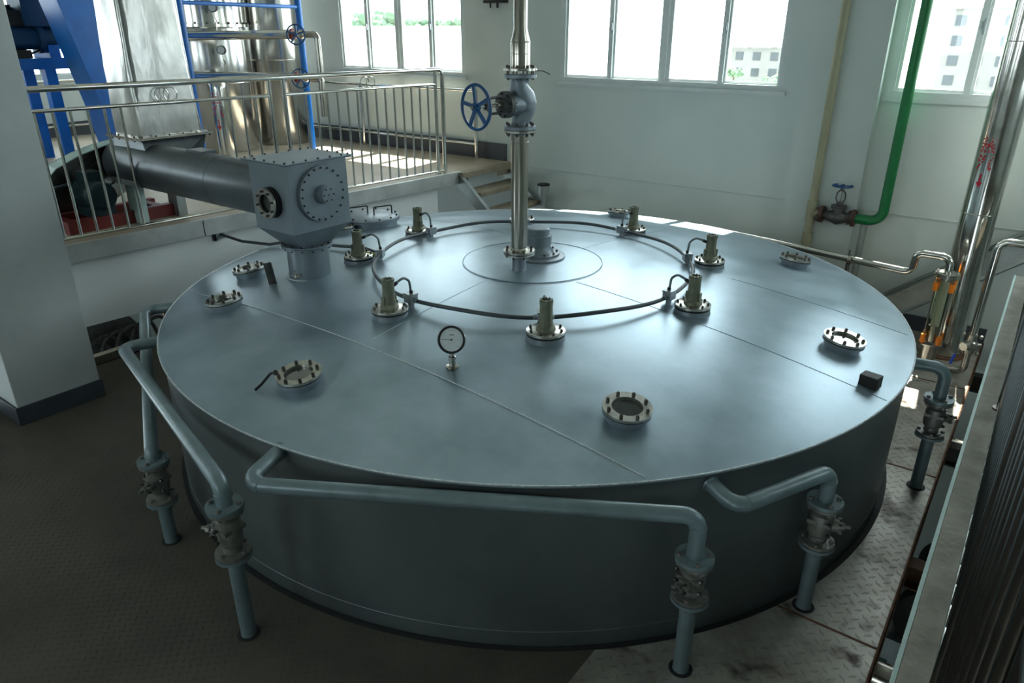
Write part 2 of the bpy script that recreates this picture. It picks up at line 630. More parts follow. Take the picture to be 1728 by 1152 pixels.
struct('ceiling', MB().box((XL - .26, YF - .26, CZ), (XR + .26, WY + .26, CZ + 0.2)), 'ceil', smooth=False)
struct('floor_lower', MB().box((XL, YF, LZ - 0.2), (XR, WY, LZ)), 'teal', smooth=False)
# shallow pilaster on the back wall behind the beige pipe
struct('trim_pilaster', MB().box((0.78, WY - 0.1, FZ), (1.42, WY, CZ)), 'wallw', smooth=False)
struct('trim_wall_ledge', MB().box((-2.8, WY - 0.008, 0.155), (0.78, WY, 0.165)).box((1.42, WY - 0.008, 0.155), (4.2, WY, 0.165)), 'column', smooth=False)

_wn = [0]


def window(axis, fixed, a0, a1, z0, z1, n, sgn, sill=True):
    """sliding window: outer frame, sashes with panes, latches. axis 'y': wall normal along Y"""
    _wn[0] += 1

    def P(t, d, z):
        return (t, fixed + sgn * d, z) if axis == 'y' else (fixed + sgn * d, t, z)

    def bx(mb, t0, t1, d0, d1, za, zb):
        p, q = P(t0, d0, za), P(t1, d1, zb)
        lo = tuple(min(i, j) for i, j in zip(p, q))
        hi = tuple(max(i, j) for i, j in zip(p, q))
        mb.box(lo, hi)
    root = thing('window_%d' % _wn[0], None or '', '')
    for k in ('label', 'category'):
        del root[k]
    root['kind'] = 'structure'
    fr = MB()
    w = 0.055
    bx(fr, a0, a1, -0.0, 0.09, z0, z0 + w)
    bx(fr, a0, a1, 0.0, 0.09, z1 - w, z1)
    bx(fr, a0, a0 + w, 0.0004, 0.09, z0 + w, z1 - w)
    bx(fr, a1 - w, a1, 0.0004, 0.09, z0 + w, z1 - w)
    mid = (a0 + a1) / 2
    bx(fr, mid - 0.03, mid + 0.03, 0.0004, 0.09, z0 + w, z1 - w)
    fr.build('window_frame', 'frame', root, smooth=False)
    pw = (a1 - a0) / n
    for i in range(n):
        s0, s1 = a0 + i * pw, a0 + (i + 1) * pw
        s0 += 0.03 if i == 0 else (0.02 if i == n // 2 else -0.015)
        s1 -= 0.03 if i == n - 1 else (0.02 if i == n // 2 - 1 else -0.015)
        d0 = 0.02 if i % 2 == 0 else 0.05
        sm = MB()
        e = 0.05
        bx(sm, s0, s1, d0, d0 + 0.028, z0 + 0.03, z0 + 0.03 + e)
        bx(sm, s0, s1, d0, d0 + 0.028, z1 - 0.03 - e, z1 - 0.03)
        bx(sm, s0, s0 + e, d0 + 0.0004, d0 + 0.0276, z0 + 0.03 + e, z1 - 0.03 - e)
        bx(sm, s1 - e, s1, d0 + 0.0004, d0 + 0.0276, z0 + 0.03 + e, z1 - 0.03 - e)
        sh = sm.build('sash', 'frame', root, smooth=False)
        g = MB()
        bx(g, s0 + e - 0.004, s1 - e + 0.004, d0 + 0.012, d0 + 0.016, z0 + 0.03 + e - 0.004, z1 - 0.03 - e + 0.004)
        g.build('pane', 'glasspane', sh, smooth=False)
        if i % 2 == 1:
            lt = MB()
            bx(lt, s0 + 0.010, s0 + 0.026, 0.02, 0.05, z0 + 0.5, z0 + 0.62)
            bx(lt, s0 + 0.012, s0 + 0.024, 0.0, 0.02, z0 + 0.53, z0 + 0.60)
            lt.build('latch', 'boxal', sh, smooth=False)
    if sill:
        sl = MB()
        bx(sl, a0 - 0.03, a1 + 0.03, -0.02, -0.0005, z0 - 0.03, z0 + 0.004)
        sl.build('window_sill', 'frame', root, smooth=False)


for h in back_holes:
    window('y', WY, h[0], h[1], h[2], h[3], 4, 1)
for h in left_holes:
    window('x', XL, h[0], h[1], h[2], h[3], 4, -1)
for h in low_fill_holes:
    window('x', XL, h[0], h[1], h[2], h[3], 4, -1)
for h in right_fill_holes:
    window('x', XR, h[0], h[1], h[2], h[3], 4, 1)
for h in front_fill_holes:
    window('y', YF, h[0], h[1], h[2], h[3], 4, -1)


def portal(name, loc, sx, sy, direction):
    ld = bpy.data.lights.new(name, 'AREA')
    ld.shape = 'RECTANGLE'
    ld.size, ld.size_y = sx, sy
    ld.cycles.is_portal = True
    o = bpy.data.objects.new(name, ld)
    COL.objects.link(o)
    o.location = loc
    o.rotation_euler = Vector(direction).to_track_quat('-Z', 'Z').to_euler()


for h in back_holes:
    portal('daylight_opening', ((h[0] + h[1]) / 2, WY + 0.3, (h[2] + h[3]) / 2), h[1] - h[0], h[3] - h[2], (0, -1, 0))
for h in left_holes + low_fill_holes:
    portal('daylight_opening', (XL - 0.3, (h[0] + h[1]) / 2, (h[2] + h[3]) / 2), h[1] - h[0], h[3] - h[2], (1, 0, 0))
for h in right_fill_holes:
    portal('daylight_opening', (XR + 0.3, (h[0] + h[1]) / 2, (h[2] + h[3]) / 2), h[1] - h[0], h[3] - h[2], (-1, 0, 0))
for h in front_fill_holes:
    portal('daylight_opening', ((h[0] + h[1]) / 2, YF - 0.3, (h[2] + h[3]) / 2), h[1] - h[0], h[3] - h[2], (0, 1, 0))


# steel plate floor round the tank: two sheets meeting at x = SX
def plate(x0, x1, y0, y1, hole_r, z1, th, n=160):
    """sheet from x0..x1, y0..y1 minus the tank hole, built as strips along X"""
    mb = MB()
    xs = set([x0, x1])
    for k in range(n + 1):
        x = -hole_r + 2 * hole_r * (0.5 - 0.5 * math.cos(PI * k / n))
        if x0 < x < x1:
            xs.add(x)
    xs = sorted(xs)
    for a, b in zip(xs[:-1], xs[1:]):
        ya = math.sqrt(max(0, hole_r ** 2 - a * a))
        yb = math.sqrt(max(0, hole_r ** 2 - b * b))
        for sg, yo in ((1, y1), (-1, y0)):
            if abs(a) >= hole_r and abs(b) >= hole_r and sg == 1:
                quad = [(a, y0), (b, y0), (b, y1), (a, y1)]
            elif abs(a) >= hole_r - 1e-9 and abs(b) >= hole_r - 1e-9:
                continue
            else:
                quad = [(a, sg * ya), (b, sg * yb), (b, yo), (a, yo)]
            if sg == -1:
                quad.reverse()
            mb.add([(p[0], p[1], z1 - th) for p in quad] + [(p[0], p[1], z1) for p in quad],
                   [(3, 2, 1, 0), (4, 5, 6, 7), (0, 1, 5, 4), (1, 2, 6, 5), (2, 3, 7, 6), (3, 0, 4, 7)])
    return mb


SX = 1.62
struct('floor', plate(-3.17, SX, YF, WY, 2.425, FZ, 0.012), 'floordark', smooth=False)
struct('floor_right', plate(SX, 2.64, YF, WY, 2.425, FZ, 0.012), 'floorplate', smooth=False)
# weld seams and rusty edge angle
seam = MB()
for y in (-3.4, -1.05, 0.62, 2.1):
    seam.box((max(SX, math.sqrt(max(0, 2.43 ** 2 - y * y))), y - 0.006, FZ), (2.63, y + 0.006, FZ + 0.003))
struct('trim_plate_seams', seam, 'rust')
struct('trim_plate_edge', MB().box((2.63, YF, FZ + 0.0005), (2.645, WY, FZ + 0.006)).box((2.64, YF, FZ - 0.09), (2.646, WY, FZ + 0.006)), 'rust', smooth=False)
struct('trim_floor_beam', MB().box((-3.17, YF, FZ - 0.16), (-3.1, WY, FZ - 0.013)), 'steelgrey', smooth=False)

# raised platform on the left. its edge runs slightly off the building axis
A0, B0 = Vector((-3.03, -1.73, 0)), Vector((-2.69, 2.2, 0))
DE = (B0 - A0).normalized()
NE = Vector((DE.y, -DE.x, 0))     # towards the tank


def E(s_, n_=0.0, z=0.0):
    p = A0 + DE * s_ + NE * n_
    return Vector((p.x, p.y, z))


s_wall = (WY - A0.y) / DE.y
e0, e1 = E(-6.0, 0.05), E(s_wall + 0.01, 0.05)
struct('floor_platform', MB().hull([[(XL, e0.y, PZ - 0.14), (e0.x, e0.y, PZ - 0.14), (e1.x, WY, PZ - 0.14), (XL, WY, PZ - 0.14)],
                                    [(XL, e0.y, PZ), (e0.x, e0.y, PZ), (e1.x, WY, PZ), (XL, WY, PZ)]]), 'platfloor', smooth=False)
eb = MB()
eb.hull([[E(-6, 0.052, z), E(4.05, 0.052, z), E(4.05, 0.10, z), E(-6, 0.10, z)] for z in (PZ - 0.13, PZ + 0.004)])
struct('trim_platform_edge', eb, 'galvanised', smooth=False)
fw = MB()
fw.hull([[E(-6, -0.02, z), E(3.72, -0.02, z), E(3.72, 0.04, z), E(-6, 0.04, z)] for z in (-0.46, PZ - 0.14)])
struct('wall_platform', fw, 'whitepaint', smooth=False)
struct('trim_platform_joint', MB().hull([[E(s0, 0.101, z), E(s0 + 0.006, 0.101, z), E(s0 + 0.006, 0.103, z), E(s0, 0.103, z)] for s0 in (1.0,) for z in (PZ - 0.13, PZ)]), 'dark', smooth=False)
struct('trim_platform_joint_far', MB().hull([[E(s0, 0.101, z), E(s0 + 0.006, 0.101, z), E(s0 + 0.006, 0.103, z), E(s0, 0.103, z)] for s0 in (2.35,) for z in (PZ - 0.13, PZ)]), 'dark', smooth=False)
# skirtings
struct('baseboard_back', MB().box((XL, WY - 0.02, PZ), (-2.62, WY, PZ + 0.2)), 'skirt', smooth=False)
struct('baseboard_back_low', MB().box((1.42, WY - 0.02, FZ), (2.64, WY, FZ + 0.14)), 'skirt', smooth=False)
struct('baseboard_left', MB().box((XL, YF, PZ), (XL + 0.02, WY - 0.02, PZ + 0.2)), 'skirt', smooth=False)

# column on the left
struct('wall_column', MB().box((-3.06, -2.47, FZ), (-2.6, -1.91, CZ)), 'column', smooth=False, bevel=0.006)
struct('baseboard_column', MB().box((-3.075, -2.485, FZ), (-2.588, -1.897, FZ + 0.135)), 'skirt', smooth=False, bevel=0.003)

# walkway on the right with its concrete curb
struct('floor_walkway', MB().box((2.83, YF, -0.1), (XR, 2.0, 0.06)), 'floordark', smooth=False)  # dark tone stands in for shade on the bare concrete walkway
struct('trim_curb', MB().box((2.734, YF, -0.1), (2.90, 2.0, 0.1)), 'curb', smooth=False, bevel=0.004)
struct('trim_curb_face', MB().box((2.722, YF, -0.12), (2.734, 2.0, 0.1)), 'palepaint', smooth=False)

# ================================================================== THE TANK
tank = thing('process_tank', 'very large round grey steel tank with a shallow domed lid set through the plate floor', 'tank', (0, 0, FZ))
T = (0, 0, FZ)
NS = 192
prof = [(0, zr(0, 0))] + [(RT * k / 16, zr(RT * k / 16, 0)) for k in range(1, 17)]
rf = MB().lathe([(r, h) for r, h in prof] + [(RT + 0.012, -0.002), (RT + 0.012, -0.012), (RT - 0.01, -0.012)], (0, 0, 0), (0, 0, 1), NS)
rf.build('roof', 'roof', tank, T)
MB().lathe([(RT - 0.006, -0.008), (RT - 0.006, FZ + 0.085), (RT - 0.004, FZ + 0.083), (RT - 0.004, FZ + 0.078), (RT - 0.006, FZ + 0.076), (RT - 0.004, LZ + 0.4), (0, LZ + 0.4)], (0, 0, 0), (0, 0, 1), NS).build('wall', 'tankwall', tank, T)
MB().torus((0, 0, -0.002), (0, 0, 1), RT + 0.011, 0.0045, NS, 6).build('rim_weld', 'weld', tank, T, label='pale ragged weld bead round the rim')
MB().ring((0, 0, FZ - 0.03), (0, 0, 1), RT + 0.024, RT - 0.002, 0.034, NS).build('floor_gap_shade', 'gapshade', tank, T)  # dark ring in place of the shaded gap round the tank
# plate seams
def seam_tube(p, q, r=0.003, n=40):
    pts = []
    for k in range(n + 1):
        x, y = p[0] + (q[0] - p[0]) * k / n, p[1] + (q[1] - p[1]) * k / n
        pts.append((x, y, zr(x, y) + 0.0005))
    return MB().tube(pts, r, seg=6)


seam_tube((-1.85, -1.51), (1.72, -1.655), 0.0032).build('weld_seam', 'weld', tank, T, label='bright long weld seam across the near side')
for p, q in (((0.0, -0.49), (0.0, -1.52)), ((0.48, -0.2), (2.37, -0.35)), ((0.12, 0.48), (0.3, 2.37)), ((1.2, 0.62), (2.3, 0.62)), ((-0.5, 0.5), (-2.2, 0.9))):
    seam_tube(p, q, 0.0018).build('weld_seam', 'roof', tank, T)
cp = MB().lathe([(0, 0.2025), (0.2, 0.2005), (0.4, 0.197), (0.478, 0.1945), (0.48, 0.18)], (0, 0, 0), (0, 0, 1), 96)
cp.build('centre_plate', 'roof', tank, T)
MB().torus((0, 0, 0.1965), (0, 0, 1), 0.484, 0.0028, 96, 6).build('centre_weld', 'roof', tank, T)
# stub collar where the screw feeder neck lands
MB().torus((-1.2, -0.97, 0.115), (0, 0, 1), 0.152, 0.006, 48, 6).build('neck_weld', 'weld', tank, T)

# ------------------------------------------------------------------ sight glasses
def sight_glass(name, label, loc, group=None):
    t = thing(name, label, 'sight glass', loc, 0, group)
    MB().lathe([(0.092, -0.03), (0.096, 0.0), (0.098, 0.026), (0.112, 0.028), (0.112, 0.038), (0.07, 0.038), (0.07, -0.03)], seg=40, closed=True).build('collar', 'hopper', t)
    MB().ring((0, 0, 0.0385), (0, 0, 1), 0.108, 0.07, 0.006, 40).build('gasket', 'gasket', t)
    MB().ring((0, 0, 0.045), (0, 0, 1), 0.113, 0.071, 0.014, 40).build('flange_ring', 'flange', t)
    MB().cyl((0, 0, 0.036), (0, 0, 0.044), 0.0715, seg=40).build('glass_disc', 'sightglass', t)
    bolts(t, (0, 0, 0.059), (0, 0, 1), 0.093, 8, 0.009, 0.013, 'bolt', 0.2)
    return t


SG = [
    ((-1.23, -1.608), 'round sight glass near the left rim of the tank lid, on the long weld seam'),
    ((-1.651, -1.136), 'round sight glass just left of the upright angle iron on the tank lid'),
    ((0.014, -2.013), 'round sight glass with a black wiper handle, near left of the tank lid'),
    ((1.471, -1.361), 'round sight glass with eight bolts at the near right of the tank lid'),
    ((2.049, 0.066), 'bright round sight glass near the right rim beside the small dark block'),
    ((1.381, 1.419), 'round sight glass by the far right rim, before the horizontal stainless pipe'),
    ((-0.396, 1.986), 'round sight glass lying in the sun patch at the far rim of the tank'),
    ((-1.999, 0.023), 'round sight glass on the far left of the lid beside the manhole'),
]
sg0 = None
for (x, y), lab in SG:
    z = zr(x, y) + 0.005
    if sg0 is None:
        sg0 = sight_glass('sight_glass', lab, (x, y, z), 'round bolted sight glasses on the tank lid')
        o = sg0
    else:
        o = dup(sg0, (x, y, z), random.uniform(0, 0.6), lab)
    # tilt with the dome
    r_ = math.hypot(x, y)
    sl = math.atan(0.4 * r_ / RT ** 2)
    nrm = Vector((x / r_ * math.sin(sl), y / r_ * math.sin(sl), math.cos(sl)))
    o.rotation_mode = 'QUATERNION'
    o.rotation_quaternion = Vector((0, 0, 1)).rotation_difference(nrm)
    if abs(x - 0.014) < 1e-6:
        wb = MB().tube([(-0.09, -0.06, 0.062), (-0.12, -0.075, 0.058), (-0.135, -0.13, 0.02), (-0.14, -0.17, 0.006)], 0.007, 0.02, seg=8)
        wb.ball((-0.1, -0.06, 0.06), 0.014)
        wb.build('wiper_handle', 'black', o)

# ------------------------------------------------------------------ level sensors on the ring, junction boxes, conduit
RS, RB = 1.25, 1.09


def sensor(label, loc, rz):
    t = thing('level_sensor', label, 'sensor', loc, rz, 'bolted level sensors in a ring on the tank lid')
    MB().lathe([(0, -0.02), (0.108, -0.02), (0.106, 0.0), (0.1, 0.022), (0, 0.022)], seg=36).build('collar', 'hopper', t)
    MB().cyl((0, 0, 0.022), (0, 0, 0.034), 0.104, seg=36).build('lower_flange', 'gasket', t)
    MB().lathe([(0, 0.034), (0.106, 0.034), (0.106, 0.046), (0.102, 0.048), (0, 0.048)], seg=36).build('flange', 'flange', t)
    bolts(t, (0, 0, 0.048), (0, 0, 1), 0.088, 8, 0.008, 0.012, 'bolt', 0.39)
    h = MB().lathe([(0, 0.048), (0.055, 0.048), (0.05, 0.066), (0.042, 0.072), (0.037, 0.1), (0.0345, 0.19), (0, 0.19)], seg=24)
    h.box((-0.046, -0.013, 0.06), (-0.036, 0.013, 0.12)).box((0.036, -0.013, 0.06), (0.046, 0.013, 0.12))
    hb = h.build('housing', 'olive', t)
    cap = MB().lathe([(0, 0.188), (0.036, 0.188), (0.037, 0.212), (0.03, 0.216), (0.028, 0.208), (0, 0.208)], seg=24)
    for k in range(10):
        a = 2 * PI * k / 10
        cap.box((0.031 * math.cos(a) - 0.005, 0.031 * math.sin(a) - 0.005, 0.205), (0.031 * math.cos(a) + 0.005, 0.031 * math.sin(a) + 0.005, 0.221))
    cap.build('cap', 'olive', t)
    # lead from the housing to its junction box (towards the tank centre = local -x)
    MB().tube([(-0.03, 0, 0.17), (-0.07, 0, 0.185), (-0.115, 0, 0.2), (-0.155, 0.0, 0.17), (-0.165, 0, 0.085)], 0.0075, 0.035, seg=10).build('lead', 'conduitlight', t)
    gl = MB().cyl((-0.036, 0, 0.17), (-0.062, 0, 0.18), 0.011, seg=10).cyl((-0.1645, 0, 0.11), (-0.165, 0, 0.08), 0.011, seg=10)
    gl.build('cable_gland', 'black', t)
    return t


def jbox(label, loc, rz):
    t = thing('junction_box', label, 'junction box', loc, rz, 'small cast junction boxes on the conduit ring')
    b = MB().box((-0.028, -0.034, 0.0), (0.028, 0.034, 0.05)).cyl((0, -0.06, 0.022), (0, 0.06, 0.022), 0.015, seg=14)
    b.box((-0.014, -0.014, -0.05), (0.014, 0.014, 0.0))
    b.build('box_body', 'boxal', t, bevel=0.003)
    MB().box((-0.031, -0.037, 0.05), (0.031, 0.037, 0.058)).build('box_lid', 'boxal', t, bevel=0.002)
    return t


angs = [-6.0, 39.0, 84.0, 129.0, 172.5, -150.5, -96.4, -51.7]
where = ['at the right of the conduit ring, its lead arching left', 'at the back right of the ring',
         'nearest the sunlit far rim, back right of the ring', 'hidden mostly behind the tall stainless pipe',
         'in front of the manhole, back left of the ring', 'beside the feeder neck, leftmost of the ring',
         'front left of the ring, its lead arching right', 'at the front of the ring, closest to the camera']
s0 = b0 = None
for a, wh in zip(angs, where):
    t = math.radians(a)
    x, y = RS * math.cos(t), RS * math.sin(t)
    bx, by = RB * math.cos(t), RB * math.sin(t)
    la = 'olive level sensor ' + wh
    lb = 'small junction box of the sensor ' + wh.replace(', its lead arching left', '').replace(', its lead arching right', '')
    if s0 is None:
        s0 = sensor(la, (x, y, zr(x, y)), t)
        b0 = jbox(lb, (bx, by, zr(bx, by) + 0.022), t)
    else:
        dup(s0, (x, y, zr(x, y)), t, la)
        dup(b0, (bx, by, zr(bx, by) + 0.022), t, lb)
cr_ = thing('conduit_ring', 'dark grey cable conduit ring joining the junction boxes on the tank lid', 'conduit', (0, 0, 0.15))
ring_pts = []
NR = 128
for k in range(NR):
    t = 2 * PI * k / NR
    ring_pts.append((RB * math.cos(t), RB * math.sin(t), zr(RB, 0) + 0.045 + 0.006 * math.sin(8 * t)))
MB().tube(ring_pts, 0.0125, seg=10, closed=True).build('conduit', 'conduit', cr_, (0, 0, 0.15))
ta = math.radians(-152.0)
MB().tube([(RB * math.cos(math.radians(-150)) - 0.05, RB * math.sin(math.radians(-150)) - 0.0, 0.185), (-1.08, -0.545, 0.185)], 0.014, seg=10).build('yellow_sleeve', 'yellow', cr_, (0, 0, 0.15), label='short yellow green taped sleeve')
# feed cable from the platform wall to the ring
fc = thing('feed_cable', 'dark cable sagging from the platform edge bracket across to the conduit ring', 'cable', (-2.87, -0.59, 0.05))
MB().tube([(-2.86, -0.59, 0.05), (-2.62, -0.55, 0.02), (-2.3, -0.5, 0.035), (-2.05, -0.45, 0.1), (-1.8, -0.45, 0.115), (-1.5, -0.44, 0.145), (-1.25, -0.43, 0.175), (-1.0, -0.5, 0.19)], 0.0125, 0.15, seg=10).build('cable', 'conduit', fc, (-2.87, -0.59, 0.05))
bk = thing('cable_bracket', 'small pale conduit outlet box under the platform edge', 'bracket', (-2.9, -0.59, 0.04))
MB().box((-2.91, -0.63, 0.01), (-2.86, -0.55, 0.075)).build('outlet_box', 'boxal', bk, (-2.9, -0.59, 0.04), bevel=0.004)
MB().box((-2.9, -0.65, 0.0), (-2.87, -0.625, 0.1)).box((-2.88, -0.61, 0.075), (-2.87, -0.57, 0.1)).build('clamp', 'black', bk, (-2.9, -0.59, 0.04))

# ------------------------------------------------------------------ pressure gauge
gx, gy = 0.565, -1.505
gz = zr(gx, gy)
g = thing('pressure_gauge', 'round dial gauge on a short stem standing on the tank lid', 'gauge', (gx, gy, gz))
ax = Vector((0.42, -0.84, 0.36)).normalized()
MB().lathe([(0, 0), (0.034, 0), (0.034, 0.006), (0.016, 0.01), (0.016, 0.04), (0.019, 0.042), (0.019, 0.06), (0.012, 0.064), (0.012, 0.085), (0, 0.085)], seg=20).build('stem', 'stainpipe', g)
hc = Vector((0, 0, 0.15))
MB().lathe([(0, -0.045), (0.06, -0.045), (0.066, -0.04), (0.066, 0.0), (0, 0.0)], hc, ax, 36).build('case', 'stainpipe', g)
MB().lathe([(0.058, 0.0), (0.07, 0.0), (0.07, 0.008), (0.064, 0.012), (0.058, 0.004)], hc, ax, 40, closed=True).build('bezel', 'black', g)
MB().cyl(hc + ax * 0.0005, hc + ax * 0.003, 0.0595, seg=40).build('dial', 'dial', g)
a_, u_, v_ = frame(ax)
tk_ = MB()
for k in range(25):
    t = math.radians(225 - k * 270 / 24)
    d = u_ * math.cos(t) + v_ * math.sin(t)
    tk_.bar(hc + ax * 0.0036 + d * (0.043 if k % 4 == 0 else 0.047), hc + ax * 0.0036 + d * 0.053, 0.0012, 0.0006, up=ax)
tk_.bar(hc + ax * 0.0034 + v_ * 0.024 - u_ * 0.012, hc + ax * 0.0034 + v_ * 0.024 + u_ * 0.012, 0.004, 0.0004, up=ax)
tk_.build('scale_marks', 'black', g)
nd_ = MB().cyl(hc + ax * 0.003, hc + ax * 0.007, 0.005, seg=12)
nd_.bar(hc + ax * 0.005 - u_ * 0.045 - v_ * 0.002, hc + ax * 0.005 + u_ * 0.008, 0.0022, 0.001, up=ax)
nd_.build('needle', 'black', g)

# ------------------------------------------------------------------ small loose things on the lid
x, y = 2.27, -0.27
tag(MB().box((-0.045, -0.035, 0), (0.045, 0.035, 0.065)).build('dark_block', 'dark', bevel=0.003), 'small dark grey square block standing on the lid by its right rim', 'block')
ob = bpy.data.objects['dark_block']
ob.location = (x, y, zr(x, y) - 0.002)
ob.rotation_euler = (0, 0, math.radians(-12))
x, y = -1.29, -1.21
tag(MB().bar((0, 0, 0), (-0.01, 0.0, 0.15), 0.05, 0.006, up=(0.8, -0.6, 0)).bar((0.018, 0.014, 0), (0.01, 0.014, 0.15), 0.006, 0.03, up=(0.8, -0.6, 0)).build('angle_iron', 'iron'), 'short upright piece of angle iron beside the feeder neck', 'angle iron')
ob = bpy.data.objects['angle_iron']
ob.location = (x, y, zr(x, y) - 0.002)
ob.rotation_euler = (0.05, -0.08, 0.2)

# ------------------------------------------------------------------ manhole
mx, my = -2.0, 0.36
mz = zr(mx, my)
mh = thing('manhole', 'round raised manhole hatch with two lifting handles at the far left of the lid', 'manhole', (mx, my, mz))
MB().lathe([(0, -0.04), (0.225, -0.04), (0.225, 0.07), (0, 0.07)], seg=48).build('neck', 'hopper', mh)
MB().cyl((0, 0, 0.07), (0, 0, 0.083), 0.25, seg=48).build('flange', 'hopper', mh)
lid = MB().lathe([(0, 0.085), (0.25, 0.085), (0.25, 0.1), (0.246, 0.103), (0, 0.106)], seg=48).build('cover', 'hopper', mh)
bolts(mh, (0, 0, 0.103), (0, 0, 1), 0.228, 12, 0.009, 0.012, 'bolt', 0.1)
for sx, sy in ((-0.09, -0.06), (0.06, 0.09)):
    c = Vector((sx, sy, 0.1))
    d = Vector((0.35, 0.94, 0)).normalized() * 0.085
    MB().tube([c - d, c - d + Vector((0, 0, 0.075)), c + d + Vector((0, 0, 0.075)), c + d], 0.006, 0.012, seg=8).build('handle', 'dark', mh)

# ------------------------------------------------------------------ agitator bearing housing
bh = thing('bearing_housing', 'stepped grey bolted bearing housing at the middle of the tank lid', 'bearing housing', (-0.02, 0.10, 0.2))
MB().lathe([(0, -0.01), (0.19, -0.01), (0.19, 0.012), (0.165, 0.02), (0, 0.02)], seg=48).build('base_ring', 'hopper', bh)
MB().lathe([(0, 0.02), (0.152, 0.02), (0.152, 0.034), (0.11, 0.038), (0.088, 0.07), (0.086, 0.09), (0, 0.09)], seg=48).build('lower_body', 'hopper', bh)
MB().lathe([(0, 0.09), (0.092, 0.09), (0.092, 0.155), (0.088, 0.16), (0, 0.16)], seg=48).build('drum', 'hopper', bh)
MB().lathe([(0, 0.16), (0.078, 0.16), (0.078, 0.2), (0.07, 0.207), (0, 0.21)], seg=40).build('cap', 'hopper', bh)
bolts(bh, (0, 0, 0.034), (0, 0, 1), 0.13, 10, 0.009, 0.012, 'bolt')

# ------------------------------------------------------------------ central riser pipe with globe valve
px, py = 0.054, -0.232
RP = thing('riser_pipe', 'tall vertical stainless pipe rising from the middle of the tank lid to the ceiling', 'pipe', (px, py, 0.2))
pb = 0.2
MB().lathe([(0, -0.02), (0.062, -0.02), (0.05, 0.002), (0.047, 0.01), (0.047, 0.11), (0, 0.11)], seg=32).build('stub', 'hopper', RP)
MB().lathe([(0, 0.108), (0.104, 0.108), (0.104, 0.12), (0.0, 0.12)], seg=40).build('lower_flange', 'flange', RP)
MB().lathe([(0, 0.124), (0.104, 0.124), (0.104, 0.138), (0.066, 0.142), (0.056, 0.155), (0, 0.155)], seg=40).build('upper_flange', 'flange', RP)
bolts(RP, (0, 0, 0.138), (0, 0, 1), 0.086, 8, 0.0095, 0.012, 'bolt', 0.2, through=0.03)
MB().cyl((0, 0, 0.14), (0, 0, 0.875), 0.054, seg=32).torus((0, 0, 0.83), (0, 0, 1), 0.054, 0.002, 32, 6).build('pipe', 'stainpipe', RP)
MB().lathe([(0, 0.868), (0.056, 0.868), (0.062, 0.884), (0.098, 0.888), (0.098, 0.902), (0, 0.902)], seg=40).build('flange', 'flange', RP)
MB().cyl((0, 0, 0.902), (0, 0, 0.906), 0.09, seg=32).build('gasket', 'gasket', RP)
bolts(RP, (0, 0, 0.93), (0, 0, 1), 0.08, 8, 0.01, 0.014, 'bolt', 0.39, through=0.045)
# reducer and upper pipe above the valve
zt = 1.222
MB().lathe([(0, zt + 0.022), (0.1, zt + 0.022), (0.1, zt + 0.036), (0.066, zt + 0.04), (0, zt + 0.04)], seg=40).build('flange', 'flange', RP)
bolts(RP, (0, 0, zt + 0.036), (0, 0, 1), 0.08, 8, 0.01, 0.014, 'bolt', 0.39, through=0.045)
MB().lathe([(0, zt + 0.03), (0.058, zt + 0.04), (0.058, zt + 0.18), (0.04, zt + 0.25), (0.04, CZ - pb), (0, CZ - pb)], seg=32).torus((0, 0, zt + 0.115), (0, 0, 1), 0.058, 0.002, 32, 6).torus((0, 0, zt + 0.18), (0, 0, 1), 0.058, 0.003, 32, 6).build('upper_pipe', 'stainpipe', RP)
MB().tube([(0.07, 0.05, zt + 0.02), (0.11, 0.08, zt + 0.02), (0.15, 0.1, zt + 0.0)], 0.003, 0.02, seg=6).build('earth_wire', 'black', RP)

GV = thing('globe_valve', 'grey cast globe valve with a large blue handwheel on the central riser pipe', 'valve', (px, py, 1.106))
zl, zu = 0.0, 0.316
MB().lathe([(0, zl), (0.098, zl), (0.098, zl + 0.018), (0.06, zl + 0.024), (0.052, zl + 0.045), (0, zl + 0.045)], seg=40).build('flange', 'castgrey', GV)
MB().lathe([(0, zu), (0.1, zu), (0.1, zu - 0.018), (0.06, zu - 0.024), (0.052, zu - 0.045), (0, zu - 0.045)], seg=40).build('flange', 'castgrey', GV)
vb = MB()
vb.tube([(0, 0, zl + 0.02), (0, 0.012, zl + 0.06), (0.0, 0.03, zl + 0.10), (0, 0.035, zl + 0.15), (0, 0.02, zl + 0.19), (0, -0.01, zl + 0.24), (0, -0.012, zl + 0.27), (0, 0, zu - 0.02)],
        [0.054, 0.058, 0.07, 0.078, 0.074, 0.058, 0.052, 0.054], seg=28)
vb.ball((0, 0.03, 0.14), 0.08, (0.95, 1, 1), 28, 16)
vb.tube([(0, 0.0, 0.145), (0, -0.115, 0.15)], [0.066, 0.058], seg=28)
vb.build('body', 'castgrey', GV)
txt = MB()
for k in range(4):
    txt.box((0.052, -0.025 + 0.0, 0.185 + k * 0.018), (0.06, -0.01, 0.195 + k * 0.018))
bo = Vector((0, -0.105, 0.15))
MB().lathe([(0, 0), (0.078, 0), (0.078, 0.014), (0, 0.014)], bo, (0, -1, 0), 36).lathe([(0, 0.017), (0.078, 0.017), (0.078, 0.03), (0.045, 0.034), (0.03, 0.05), (0, 0.05)], bo, (0, -1, 0), 36).build('bonnet', 'iron', GV)
bolts(GV, bo + Vector((0, -0.03, 0)), (0, -1, 0), 0.064, 8, 0.008, 0.011, 'bolt', 0.2, through=0.036)
yk = MB()
for sz in (-1, 1):
    yk.tube([bo + Vector((0, -0.04, sz * 0.03)), bo + Vector((0, -0.08, sz * 0.045)), bo + Vector((0, -0.13, sz * 0.045)), bo + Vector((0, -0.165, sz * 0.015))], 0.008, 0.02, seg=8)
